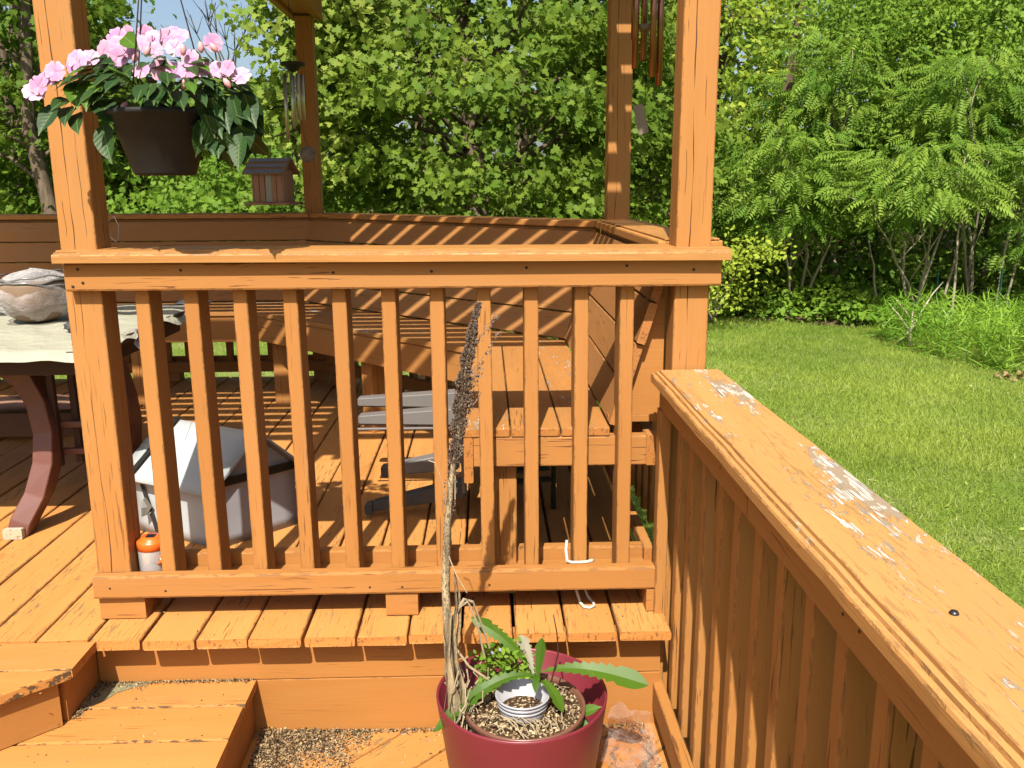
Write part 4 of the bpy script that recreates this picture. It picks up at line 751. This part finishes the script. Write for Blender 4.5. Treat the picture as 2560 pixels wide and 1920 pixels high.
for (a, b) in (((.944, -.40, .79), (1.004, -.405, .868)), ((.938, -.40, .72), (1.010, -.405, .835)), ((.925, -.395, .66), (.972, -.40, .755)), ((.915, -.39, .62), (.965, -.40, .70))):
    for k in range(85): p = Vector(a).lerp(Vector(b), random.random()) + Vector((random.gauss(0, .0035), random.gauss(0, .0035), random.gauss(0, .0035))); seed(p, random.uniform(.0024, .0038), (.5, 0, 1))
for k in range(60): p = at(random.uniform(.42, .56)); seed(p + Vector((random.choice((-1, 1))*random.uniform(.008, .014), -.004, 0)), .003, (.2, 0, 1))
t = NT('sorghum_seed', .75, .3); v = t.n('NewGeometry').outputs['Position']; n = t.noise(v, (300, 300, 300), 2); t.col(t.mix(t.ramp(n, .42, .62), (.030, .018, .013), (.20, .14, .10)))
o = mkobj('seed_head', join_meshes('seed_head', parts), ds, None, t.m); o['kind'] = 'stuff'
# ---- rope and jar
MRO = flat('white_rope', (.66, .62, .52), .85, .2, .25, 400, bump=.6)
rp = thing('rope', 'white braided cord looped round a baluster foot of the front railing', 'rope', (1.23, .0, .09))
mkobj('loop', tube('loop', [(1.194, .030, .185), (1.190, .012, .165), (1.192, -.004, .140), (1.205, -.008, .137), (1.225, -.007, .1365), (1.245, -.005, .1365), (1.258, -.002, .139), (1.264, .004, .1375)], .0042, 8), rp, None, MRO)
mkobj('tail', tube('tail', [(1.215, .05, .068), (1.224, .03, .03), (1.232, .015, .006), (1.240, -.006, .005), (1.254, -.012, .005), (1.268, .0, .005), (1.268, .020, .005), (1.255, .045, .012), (1.235, .06, .066)], .0042, 8), rp, None, MRO)
jr = thing('insect_trap', 'clear plastic jar trap with bright orange screw lid beside the left post', 'jar', (.0655, .062, .0905))
t = NT('cloudy_plastic', .15, .5); t.col((.75, .72, .70)); tr = t.n('BsdfTransparent'); tr.inputs[0].default_value = (.93, .88, .86, 1); mx = t.n('MixShader'); mx.inputs[0].default_value = .30; t.link(tr.outputs[0], mx.inputs[1]); t.link(t.b.outputs[0], mx.inputs[2]); t.link(mx.outputs[0], t.t.nodes['Material Output'].inputs[0]); MCL = t.m
MOR = flat('orange_plastic', (.90, .16, .02), .3, .5, .05)
mkobj('jar', lathe('jar', [(0, .001), (.033, .001), (.0362, .006), (.0372, .085), (.036, .092), (.034, .09), (.034, .01), (0, .006)], 40), jr, Matrix.Translation((.0615, .055, .0905)), MCL)
mkobj('lid', lathe('lid', [(.036, .084), (.0385, .085), (.0388, .104), (.037, .109), (.027, .1125), (.026, .117), (0, .117)], 40), jr, Matrix.Translation((.0615, .055, .0905)), MOR)
box('solar_panel', jr, .050, .073, .043, .065, .2078, .2095, flat('solar_panel', (.02, .02, .03), .15, .6), 'X', .0008)
mkobj('entry_ring', lathe('entry_ring', [(.009, .0), (.012, .0), (.013, .012), (.010, .012), (.009, .0)], 20), jr, Matrix.Translation((.086, .026, .150)) @ Matrix.Scale(.9, 4) @ Matrix.Rotation(R(115), 4, 'Y') @ Matrix.Rotation(R(-40), 4, 'X'), MOR)
mkobj('residue', lathe('residue', [(0, .03), (.020, .032), (.0300, .028), (.030, .008), (0, .008)], 24), jr, Matrix.Translation((.0615, .055, .0905)), flat('dirty_residue', (.36, .30, .25), .8))
# ---- folding fabric box with pitched lid
t = NT('pale_fabric', .65, .25); v = t.vec(); t.col(t.mix(t.noise(v, (9, 9, 9), 3), (.255, .28, .29), (.30, .32, .325))); t.bump(t.noise(v, (7, 7, 7), 2), .5, .02); MF = t.m
MF2 = flat('grey_fabric', (.36, .35, .38), .7, .2, .08, 12, bump=.15); MBK = flat('black_strap', (.012, .012, .012), .6)
cb = thing('storage_box', 'pale grey fabric box with pitched white lid and black straps on the deck', 'box', (.05, .55, 0))
F, U, V_ = Vector((.11, .45, .001)), Vector((-.32, .177, 0)), Vector((.21, .208, 0)); un, vn = U.normalized(), V_.normalized()
def B3(a, b, z): return F + U*a + V_*b + Vector((0, 0, z))
def panel(name, q, th, mat, par, nrm=None, bul=0.):
    q = [Vector(p) for p in q]; n = (q[1]-q[0]).cross(q[-1]-q[0]).normalized()*th; K = 6; vs, fs = [], []
    for s_ in (0, 1):
        for i in range(K+1):
            for j in range(K+1):
                a, b = i/K, j/K; p = q[0].lerp(q[1], a).lerp(q[3].lerp(q[2], a), b); vs.append(p + n*s_ + n.normalized()*bul*math.sin(math.pi*a)*math.sin(math.pi*b)*(1 if s_ else 1) + n.normalized()*random.uniform(-.0006, .0006))
    W = (K+1)
    for s_ in (0, 1):
        for i in range(K):
            for j in range(K): a = s_*W*W + i*W+j; f = (a, a+1, a+W+1, a+W); fs.append(f if not s_ else f[::-1])
    for i in range(K):
        for e in (lambda t_: t_*W, lambda t_: t_*W+K, lambda t_: t_, lambda t_: K*W+t_): a, b = e(i), e(i+1); fs.append((a, b, b+W*W, a+W*W))
    me = mesh(name, vs, fs, False); me.polygons.foreach_set('use_smooth', [True]*(2*K*K) + [False]*(4*K)); return mkobj(name, me, par, None, mat)
H, RZ = .215, .362
panel('side_panel', [B3(0, 0, 0), B3(1, 0, 0), B3(1, 0, H), B3(0, 0, H)], .004, MF, cb, bul=.003)
panel('end_panel', [B3(0, 0, 0), B3(0, 1, 0), B3(0, 1, H), B3(0, 0, H)], .004, MF2, cb, bul=-.003); panel('side_panel', [B3(0, 1, 0), B3(1, 1, 0), B3(1, 1, H), B3(0, 1, H)], .004, MF2, cb); panel('end_panel', [B3(1, 0, 0), B3(1, 1, 0), B3(1, 1, H), B3(1, 0, H)], .004, MF2, cb)
gv = [B3(0, 0, H+.002), B3(0, 1, H+.002), B3(0, .5, RZ-.012)]; gv2 = [p + un*.004 for p in gv]; mkobj('gable', mesh('gable', gv+gv2, [(0, 1, 2), (5, 4, 3), (0, 3, 4, 1), (1, 4, 5, 2), (2, 5, 3, 0)]), cb, None, MF2)
e0, e1 = -.10, 1.08
panel('lid_panel', [B3(e0, -.14, H-.022), B3(e1, -.14, H-.022), B3(e1, .5, RZ), B3(e0, .5, RZ)], .008, MF, cb); panel('lid_panel', [B3(e0, .503, RZ), B3(e1, .503, RZ), B3(e1, 1.12, H-.018), B3(e0, 1.12, H-.018)], .008, MF2, cb)
off = Vector((0, 0, .0095)) - vn*.003
panel('strap', [B3(.86, -.14, H-.020)+off, B3(.92, -.14, H-.020)+off, B3(.92, .5, RZ+.002)+off, B3(.86, .5, RZ+.002)+off], .002, MBK, cb)
so_ = -un*.010; panel('strap', [B3(0, -.02, H-.012)+so_, B3(0, 1.02, H-.012)+so_, B3(0, 1.02, H+.016)+so_, B3(0, -.02, H+.016)+so_], .003, MBK, cb)
for (a, b) in (((-.175, .598, .20), (-.12, .565, .015)),): board('strap', cb, a, b, (0, -1, 0), .012, .003, MBK, .0005)
st_ = [(-.165, .585, .125), (-.150, .575, .10), (-.158, .570, .075), (-.140, .572, .085)]
mkobj('strap_buckle', strip('strap_buckle', st_, [.012, .018, .012, .006], (0, -1, .2), .3), cb, None, flat('dull_tape', (.13, .12, .10), .5))
# ---- table with cloth
tb_ = thing('patio_table', 'dark red-brown wooden patio table with curved legs at the left', 'table', (-.95, .95, 0))
MT = flat('table_wood', (.17, .062, .045), .42, .4, .2, 14); MTD = flat('dark_table_wood', (.06, .026, .018), .6, .3, .3, 14); MTE = wood('worn_table_end', (.62, .56, .42), .3, knot=0)
prism('table_top', tb_, [(-1.75, .40), (-.235, .40), (-.215, .43), (-.215, 1.47), (-.235, 1.50), (-1.75, 1.50)], .628, .656, MTD, 0, .006)
def cleg(fx, fy, sy):
    pts = [(fx, fy, .0), (fx+.012, fy+.012*sy, .05), (fx+.050, fy+.05*sy, .13), (fx+.072, fy+.085*sy, .23), (fx+.073, fy+.11*sy, .33), (fx+.055, fy+.12*sy, .43), (fx+.02, fy+.12*sy, .51), (fx-.05, fy+.11*sy, .575), (fx-.14, fy+.10*sy, .615)]
    vs, fs = [], []
    for i, p in enumerate(pts):
        d = (Vector(pts[min(i+1, 8)]) - Vector(pts[max(i-1, 0)])).normalized(); x = Vector((d.z, 0, -d.x)).normalized(); w_ = .033 if i < 6 else .036
        for a, b in ((-1, 0), (1, 0), (1, 1), (-1, 1)): vs.append(Vector(p) + x*a*w_ + Vector((0, (.085 if i else .06)*sy*b, 0)))
    for i in range(8):
        for j in range(4): fs.append((i*4+j, i*4+(j+1) % 4, i*4+4+(j+1) % 4, i*4+4+j))
    fs += [(0, 1, 2, 3), (35, 34, 33, 32)]; me = mesh('leg', vs, fs); bm = bmesh.new(); bm.from_mesh(me); bmesh.ops.recalc_face_normals(bm, faces=bm.faces); bmesh.ops.bevel(bm, geom=[e for e in bm.edges], offset=.003, segments=1, affect='EDGES'); bm.to_mesh(me); bm.free(); return mkobj('leg', me, tb_, None, MT)
cleg(-.590, .572, 1); cleg(-.52, 1.36, -1); cleg(-1.45, .572, 1); cleg(-1.38, 1.36, -1)
box('foot_cap', tb_, -.623, -.560, .556, .575, .0012, .036, MTE, 'Y', .004)
board('stretcher', tb_, (-1.6, .93, .30), (-.42, .93, .30), (0, 0, 1), .05, .09, MTD)
for k in range(4): box('slat', tb_, -.505+.048*k, -.483+.048*k, .72+.05*k, .745+.05*k, .20, .56, MTD, 'Z', .003)
box('slat_rail', tb_, -.52, -.32, .745, .765, .33, .352, MT, 'X', .003); box('slat_rail', tb_, -.52, -.32, .745, .765, .235, .255, MT, 'X', .003); box('apron', tb_, -1.6, -.30, .50, .525, .565, .627, MTD, 'X', .003); box('apron', tb_, -.30, -.275, .50, 1.40, .56, .627, MTD, 'Y', .003)
vs, fs = [], []; NX, NY = 70, 56
for i in range(NX+1):
    for j in range(NY+1):
        x = -1.80 + 1.602*i/NX; y = .372 + 1.15*j/NY; z = .661 + .0035*(math.sin(x*23+y*9)*math.sin(y*17-x*6)+math.sin(x*51+y*31)*.5)
        ef = max(0, .398-y); er = max(0, x+.222); eb = max(0, y-1.495); z -= ef*1.1 + er*(1.1+.8*math.sin(y*17)) + eb; x += .006*math.sin(y*24)*(1 if er else .1); y += .004*math.sin(x*19)
        vs.append((x, y, z))
for i in range(NX):
    for j in range(NY): a = i*(NY+1)+j; fs.append((a, a+NY+1, a+NY+2, a+1))
t = NT('felt_backed_cover', .75, .2); v = t.vec(); t.col(t.mix(t.noise(v, (6, 6, 6), 4), (.225, .225, .175), (.29, .285, .22))); t.bump(t.noise(v, (9, 14, 14), 4, .6), .8, .02); MCV = t.m
tag(mkobj('table_cover', mesh('table_cover', vs, fs, True), None, None, MCV), 'wrinkled pale cream vinyl cover spread over the table', 'table cover')
def crumple(name, c, r, mat, seedv=0, squash=(1, 1, 1), amp=.35, sub=3, smooth=True):
    bm = bmesh.new(); bmesh.ops.create_icosphere(bm, subdivisions=sub, radius=1); from mathutils import noise
    for v_ in bm.verts:
        n_ = v_.co.normalized(); k_ = 1 + amp*noise.noise(n_*2.3 + Vector((seedv, 0, 0))) + amp*.6*abs(noise.noise(n_*5 + Vector((0, seedv, 0)))); v_.co = Vector((n_.x*k_*r*squash[0], n_.y*k_*r*squash[1], n_.z*k_*r*squash[2]))
    me = bpy.data.meshes.new(name); bm.to_mesh(me); bm.free(); me.polygons.foreach_set('use_smooth', [smooth]*len(me.polygons)); return mkobj(name, me, None, Matrix.Translation(c), mat)
t = NT('crumpled_plastic', .12, .6); v = t.vec(); t.col((.75, .75, .76)); t.bump(t.noise(v, (28, 28, 28), 4, .7), 1., .02); tr = t.n('BsdfTransparent'); tr.inputs[0].default_value = (.97, .96, .95, 1); mx = t.n('MixShader'); fr_ = t.n('LayerWeight'); fr_.inputs[0].default_value = .35; t.link(t.ramp(fr_.outputs['Facing'], 0, 1, .07, .60), mx.inputs[0]); t.link(tr.outputs[0], mx.inputs[1]); t.link(t.b.outputs[0], mx.inputs[2]); t.link(mx.outputs[0], t.t.nodes['Material Output'].inputs[0]); MPL = t.m
rg = thing('rag', 'torn white plastic rag hanging over the right edge of the table', 'rag', (-.20, .80, .63))
vs, fs = [], []
for i in range(9):
    for j in range(7): f, g_ = i/8, j/6; vs.append((-.205 + .012*math.sin(f*9+g_*5) + .012*g_, .74 + .13*f, .668 - .085*g_*(.4 + .6*math.sin(math.pi*min(1, f*1.2+.1))) + .004*math.sin(f*20)))
for i in range(8):
    for j in range(6): a = i*7+j; fs.append((a, a+7, a+8, a+1))
mkobj('rag_cloth', mesh('rag_cloth', vs, fs, True), rg, None, flat('white_rag', (.66, .64, .68), .6))
r2_ = crumple('rag', (-.235, 1.47, .668), .05, flat('grey_rag', (.45, .47, .48), .6), 3, (1.2, 1, .25), .5); tag(r2_, 'bunched grey-white cover edge at the back corner of the table', 'rag')
bw = thing('wrapped_bowl', 'round terracotta bowl wrapped in wrinkled clear plastic on the table', 'bowl', (-.64, 1.0, .665))
mkobj('bowl', lathe('bowl', [(0, .0), (.06, .002), (.09, .02), (.124, .075), (.133, .13), (.130, .150), (.12, .12)], 40), bw, Matrix.Translation((-.64, 1.0, .668)), flat('terracotta', (.30, .20, .135), .7, .2, .25, 12))
cv = crumple('plastic_wrap', (-.64, 1.0, .757), .137, MPL, 5, (1, 1, .66), .14, 4); PW[cv.name] = cv.matrix_world.copy(); cv.parent = bw; cv.matrix_local = PW[bw.name].inverted() @ Matrix.Translation((-.64, 1.0, .757))
for k in range(3): mkobj('plastic_fold', tube('plastic_fold', [(-.64 + .133*math.cos(a), 1.0 + .133*math.sin(a), .806 + .011*k + .007*math.sin(a*3+k*2) + .003*math.sin(a*9+k)) for a in np.linspace(0, 6.283, 40)], .0035+.001*(k % 2), 6), bw, None, flat('grey_plastic_fold', (.20, .19, .18), .25, .6) if k == 0 else bpy.data.materials['grey_plastic_fold'])
tag(crumple('stone', (-.40, .74, .682), .022, flat('dark_stone', (.07, .07, .075), .5), 8, (1.3, 1, .8)), 'small dark grey stone holding down the table cover', 'stone')
cu = thing('floor_cushion', 'flat brown striped cushion lying on the deck beyond the table', 'cushion', (-1.2, 1.95, 0))
o = crumple('pad', (-1.25, 2.0, .075), .30, None, 2, (1.35, .8, .22), .12, 4); t = NT('striped_brown_fabric', .9, .1); v = t.vec(); t.col(t.mix(t.ramp(t.noise(v, (3, 3, 30), 3), .4, .6), (.10, .055, .035), (.26, .15, .10))); o.data.materials.append(t.m); o.parent = cu; o.matrix_local = PW[cu.name].inverted() @ Matrix.Translation((-1.25, 2.0, .075))
# ---- wind chimes
MCU = NT('copper', .30, .5); MCU.col((.25, .115, .07)); MCU.b.inputs['Metallic'].default_value = 1.; MCU = MCU.m
MGM = NT('grey_metal', .35, .5); MGM.col((.45, .46, .38)); MGM.b.inputs['Metallic'].default_value = .8; MGM = MGM.m; MWD = wood('weathered_grey_wood', (.30, .25, .20), .8)
def pipe(par, x, y, z0, z1, r, mat): mkobj('tube', lathe('tube', [(r*.85, 0), (r, 0), (r, z1-z0), (r*.85, z1-z0), (r*.85, 0)], 20), par, Matrix.Translation((x, y, z0)), mat)
c1_ = thing('wind_chime', 'copper tube wind chime hanging beside the right front post', 'wind chime', (1.53, .9, 1.3), 'wind chimes')
for x, y, z in ((1.492, .90, 1.516), (1.531, .965, 1.55), (1.548, .885, 1.486), (1.5745, .90, 1.460), (1.50, .98, 1.62)): pipe(c1_, x, y, z, 1.93, .0112, MCU)
mkobj('top_disc', lathe('top_disc', [(0, 0), (.06, 0), (.062, .006), (.06, .014), (0, .014)], 32), c1_, Matrix.Translation((1.53, .93, 1.96)), MWD); mkobj('clapper', lathe('clapper', [(0, 0), (.028, 0), (.030, .004), (.030, .014), (0, .016)], 24), c1_, Matrix.Translation((1.533, .93, 1.645)) @ Matrix.Rotation(R(6), 4, 'Y'), MWD)
mkobj('cord', tube('cord', [(1.533, .93, 2.2), (1.533, .93, 1.66), (1.530, .90, 1.35)], .0012, 5), c1_, None, MBK); place('sail', extr('sail', 1, rrect(.36, .05, .01)), c1_, (1.517, .90, 1.352), (1.540, .90, 1.257), (-.45, -1, 0)).data.materials.append(MWD)
c2_ = thing('wind_chime', 'pale grey metal wind chime with dark top disc hanging before the left rear post', 'wind chime', (0, 2.6, 1.3), 'wind chimes')
mkobj('top_disc', lathe('top_disc', [(0, 0), (.058, 0), (.063, .004), (.063, .016), (0, .020)], 32), c2_, Matrix.Translation((0, 2.6, 1.742)), flat('dark_disc', (.03, .028, .022), .6)); mkobj('bell_cap', lathe('bell_cap', [(.04, 0), (.030, -.02), (.008, -.03), (0, -.03)], 20), c2_, Matrix.Translation((0, 2.6, 1.742)), bpy.data.materials['dark_disc'])
for a, z in ((3.4, 1.375), (4.7, 1.43), (5.4, 1.47), (.3, 1.47), (1.8, 1.45)): pipe(c2_, .044*math.cos(a) + .0, 2.6 + .044*math.sin(a), z, 1.700, .0095, MGM); x_, y_ = .044*math.cos(a), 2.6+.044*math.sin(a); mkobj('cord', tube('cord', [(x_, y_, 1.70), (x_*.8, y_*1.0, 1.745)], .001, 4), c2_, None, MBK)
for a in (0.5, 2.6, 4.7): mkobj('cord', tube('cord', [(.05*math.cos(a), 2.6+.05*math.sin(a), 1.76), (-.002, 2.6, 1.865), (-.004, 2.6, 2.07)], .0014, 4), c2_, None, MBK)
mkobj('cord', tube('cord', [(.012, 2.6, 1.74), (.03, 2.6, 1.45), (.05, 2.6, 1.345)], .0012, 4), c2_, None, MBK)
mkobj('sail', lathe('sail', [(0, 0), (.042, 0), (.0425, .004), (.042, .008), (0, .008)], 28), c2_, Matrix.Translation((.053, 2.6, 1.302)) @ Matrix.Rotation(R(85), 4, 'X') @ Matrix.Rotation(R(10), 4, 'Y'), MWD)
hk = thing('hook_bracket', 'curved black iron hook fixed to the left rear post', 'hook', (-.065, 3.07, 1.56)); mkobj('arm', tube('arm', [(-.0655, 3.075, 1.585), (-.09, 3.075, 1.580), (-.13, 3.06, 1.578), (-.17, 3.055, 1.582), (-.205, 3.05, 1.578), (-.225, 3.05, 1.562), (-.240, 3.05, 1.565), (-.245, 3.05, 1.58)], .0055, 8), hk, None, MBK)
# ---- bird feeder
fd = thing('bird_feeder', 'small wooden house-shaped bird feeder with slate-coloured shingled roof', 'bird feeder', (-.23, 3.0, 1.04))
MFW = wood('feeder_wood', (.52, .28, .17), .7); MFG = flat('clouded_pane', (.40, .38, .34), .3, .5); MSH = flat('slate_shingle', (.26, .30, .36), .35, .5, .3, 60)
fy = 3.0; box('base', fd, -.352, -.098, fy-.10, fy+.10, 1.036, 1.050, MFW, 'X', .003)
for k, x in enumerate((-.318, -.283, -.212, -.178)): box('wall_board', fd, x, x+.032, fy-.066, fy-.054, 1.0515, 1.212, MFW, 'Z', .002)
box('window_pane', fd, -.249, -.2135, fy-.060, fy-.057, 1.0515, 1.210, MFG, 'Z', .0005); box('wall_board', fd, -.318, -.147, fy+.054, fy+.066, 1.0515, 1.212, MFW, 'X', .002)
for x in (-.3295, -.1455): box('side_wall', fd, x, x+.011, fy-.066, fy+.066, 1.0515, 1.225, MFW, 'Z', .002)
gv = [(-.1450, fy-.066, 1.226), (-.1450, fy+.066, 1.226), (-.1450, fy, 1.280)]; mkobj('gable', mesh('gable', gv + [(x-.010, y, z) for x, y, z in gv], [(0, 1, 2), (5, 4, 3), (0, 3, 4, 1), (1, 4, 5, 2), (2, 5, 3, 0)]), fd, None, MFW)
sl_ = Vector((0, .105, .085)).normalized()
for sgn in (1, -1):
    board('roof_board', fd, (-.362, fy - sgn*.056, 1.250), (-.112, fy - sgn*.056, 1.250), (0, -sgn*sl_.z, sl_.y), .138, .009, MFW, .002)
    for r_ in range(3 if sgn == 1 else 1):
        for k in range(8): y_, z_ = fy - sgn*(.106 - .040*r_), 1.2205 + .0325*r_; board('shingle', fd, (-.350 + .0295*k, y_, z_), (-.3222 + .0295*k, y_, z_), (0, -sgn*sl_.z, sl_.y), .030 if r_ != 1 else .026, .003, MSH, .0008)
mkobj('hanger_wire', tube('hanger_wire', [(-.237, fy, 1.295), (-.238, 3.03, 1.44), (-.240, 3.05, 1.566)], .0011, 5), fd, None, MBK)
fd.matrix_world = fd.matrix_world @ Matrix.Rotation(-.22, 4, 'Z')
# ---- grey plastic chair lying on its side, and dark slats, under the bench
ch = thing('plastic_chair', 'grey plastic chair lying on its side half under the bench', 'chair', (.9, .9, 0))
MGC = flat('grey_chair_plastic', (.20, .185, .175), .35, .4, .06, 10); MFT = flat('blue_grey_foot', (.055, .065, .08), .35, .4)
def taper(name, par, p0, p1, h0, h1, d0, d1, mat):
    p0, p1 = Vector(p0), Vector(p1); vs = []
    for p, h, d in ((p0, h0, d0), (p1, h1, d1)): vs += [p + Vector((0, -d, -h)), p + Vector((0, d, -h)), p + Vector((0, d, h)), p + Vector((0, -d, h))]
    me = mesh(name, vs, [(0, 1, 2, 3), (7, 6, 5, 4), (0, 4, 5, 1), (1, 5, 6, 2), (2, 6, 7, 3), (3, 7, 4, 0)]); bm = bmesh.new(); bm.from_mesh(me); bmesh.ops.recalc_face_normals(bm, faces=bm.faces); bmesh.ops.bevel(bm, geom=list(bm.edges), offset=.006, segments=3, affect='EDGES'); bm.to_mesh(me); bm.free(); return mkobj(name, me, par, None, mat)
taper('leg', ch, (.478, 1.13, .318), (.862, 1.10, .332), .018, .033, .02, .03, MGC); taper('leg', ch, (.508, .93, .300), (.905, .90, .318), .018, .036, .022, .03, MGC); box('leg_flange', ch, .508, .905, .885, .897, .268, .276, MGC, 'X', .004)
taper('leg', ch, (.640, .76, .160), (.880, .78, .190), .021, .034, .02, .03, MGC); taper('foot', ch, (.604, .76, .154), (.638, .76, .158), .021, .022, .021, .021, MFT)
taper('leg', ch, (.575, .72, .040), (.905, .72, .105), .018, .032, .02, .03, MFT); taper('foot', ch, (.548, .715, .030), (.580, .72, .038), .020, .022, .021, .021, MFT)
panel('seat', [(.890, .66, .10), (.890, 1.22, .10), (.885, 1.22, .37), (.885, .66, .37)], .012, MGC, ch, bul=.02); taper('seat_edge', ch, (.915, .66, .10), (.915, .66, .34), .01, .01, .012, .012, MGC)
panel('backrest', [(.90, 1.23, .12), (1.28, 1.30, .10), (1.28, 1.30, .38), (.90, 1.23, .38)], .012, MGC, ch, bul=.02)
dk = thing('slatted_panel', 'dark slatted panel stored in the shadow under the bench', 'panel', (1.15, .75, 0)); MDK = flat('dark_green_slat', (.022, .028, .018), .5)
for k in range(7): board('slat', dk, (1.06, .72, .12+.04*k), (1.20 - .006*k, .76, .115+.042*k), (0, 0, 1), .03, .012, MDK, .002)
box('frame', dk, 1.205, 1.222, .76, .785, .0015, .40, MDK, 'Z', .003); box('frame', dk, 1.040, 1.057, .71, .735, .0015, .40, MDK, 'Z', .003)
# ---- cord behind the left post
cd = tag(mkobj('cord', tube('cord', [(-.070, .30, 1.11), (-.071, .30, 1.05), (-.066, .30, 1.0), (-.052, .30, .985), (-.042, .30, 1.0), (-.040, .30, 1.03), (-.050, .30, 1.055), (-.066, .30, 1.045), (-.074, .30, 1.0), (-.078, .30, .93), (-.08, .30, .88), (-.08, .30, .72)], .0012, 6), None, None, flat('dark_cord', (.10, .09, .08), .6)), 'thin dark cord dangling beside the left front post', 'cord')
# ---- crumpled clear bag beside the planter
t = NT('clear_bag_plastic', .08, .6); t.col((.7, .66, .62)); tr = t.n('BsdfTransparent'); tr.inputs[0].default_value = (.96, .93, .90, 1); mx = t.n('MixShader'); fr_ = t.n('LayerWeight'); fr_.inputs[0].default_value = .4
t.link(t.ramp(fr_.outputs['Facing'], .2, 1, .02, .22), mx.inputs[0]); t.link(tr.outputs[0], mx.inputs[1]); t.link(t.b.outputs[0], mx.inputs[2]); t.link(mx.outputs[0], t.t.nodes['Material Output'].inputs[0]); MPB = t.m
tag(crumple('plastic_bag', (1.330, -.235, -.262), .074, MPB, 11, (.80, 1.30, .50), .9, 4, False), 'crumpled clear plastic bag on the lower deck right of the planter', 'bag')
# ---- seed husks, grit and leaf bits
def flakes(name, pts, smin, smax, mat, label, cat):
    k = len(pts); nb = np.array(pts); T = (np.array([(-.5, -.25, 0), (.5, -.2, .08), (.45, .25, 0), (-.4, .28, .1), (0, 0, .22)]), [(0, 1, 4), (1, 2, 4), (2, 3, 4), (3, 0, 4)])
    o = scatter(name, T, nb, rng.uniform(smin, smax, k), mat, None, up=.8, rnd=.7); return tag(o, label, cat, kind='stuff')
t = NT('seed_husk', .8, .2); a_ = t.n('Attribute', attribute_name='tint'); t.col(t.mix(t.ramp(a_.outputs['Fac'], .25, .85), (.028, .016, .008), (.30, .21, .11))); MH = t.m
pts = []
while len(pts) < 9000:
    x, y = random.uniform(.36, .66), random.uniform(-.34, -.075); dd = (x-.36)/.30 + (-.075-y)/.27
    if random.random() < 1.25 - dd*.85 - .15*math.sin(x*40+y*30): pts.append((x, y, -.312 + random.random()**2*.014*max(0, 1.2-dd)))
for k in range(1500): x = random.uniform(.36, 1.40); pts.append((x, -.076 - abs(random.gauss(0, .008)), -.312 + random.random()*.004))
for k in range(260): x = random.uniform(.36, 1.40); pts.append((x, random.uniform(-.5, -.08), -.3115))
for k in range(420): y = random.uniform(-.5, -.08); pts.append((1.395 + random.gauss(0, .010), y, -.3115))
flakes('seed_husks', pts, .0025, .0080, MH, 'pile of spilled sunflower husks in the corner of the lower deck', 'seed husks')
pts = []
for k in range(700): x = random.uniform(-.05, .35); pts.append((x, -.0765 - abs(random.gauss(0, .006))*(1+2*(x < .08)), -.1518 + random.random()*.003))
for k in range(420): f = random.random(); pts.append((-.058 + abs(random.gauss(0, .010)), -.075 - .17*f, -.1518 + random.random()*.003))
for k in range(110): pts.append((random.uniform(-.4, .34), random.uniform(-.6, -.08), -.1521))
for k in range(60): pts.append((random.uniform(-.6, -.05), random.uniform(-.5, -.14), -.0015))
flakes('grit', pts, .0025, .0065, MH, 'line of grit and husks along the back of the lower step', 'grit')
pts = [(random.uniform(-.6, 1.35), random.uniform(-.12, 2.2), .0015) for k in range(420)]
flakes('deck_debris', pts, .002, .006, MH, 'scattered crumbs and bits of leaf on the upper deck', 'debris')
vs, fs = [], []; edge = [(-.060, -.075), (.085, -.0755), (.070, -.092), (.040, -.105), (.005, -.130), (-.010, -.160), (-.035, -.185), (-.050, -.225), (-.0595, -.245)]
vs = [(x, y, -.1519) for x, y in edge]; t = NT('green_grime', .9, .1); v = t.vec(); t.col(t.mix(t.noise(v, (60, 60, 60), 4), (.055, .055, .035), (.25, .22, .12)))
tag(mkobj('grime', mesh('grime', vs, [tuple(range(len(vs)))[::-1]]), None, None, t.m), 'greenish grime in the inner corner of the lower step', 'grime', kind='stuff')
place('dead_leaf', big_leaf('dead_leaf', flat('dead_leaf_brown', (.06, .05, .025), .7)), None, (.455, .79, .006), (.49, .80, .010), (0, 0, 1)); tag(bpy.data.objects['dead_leaf'], 'small curled dark dead leaf on the upper deck', 'leaf')
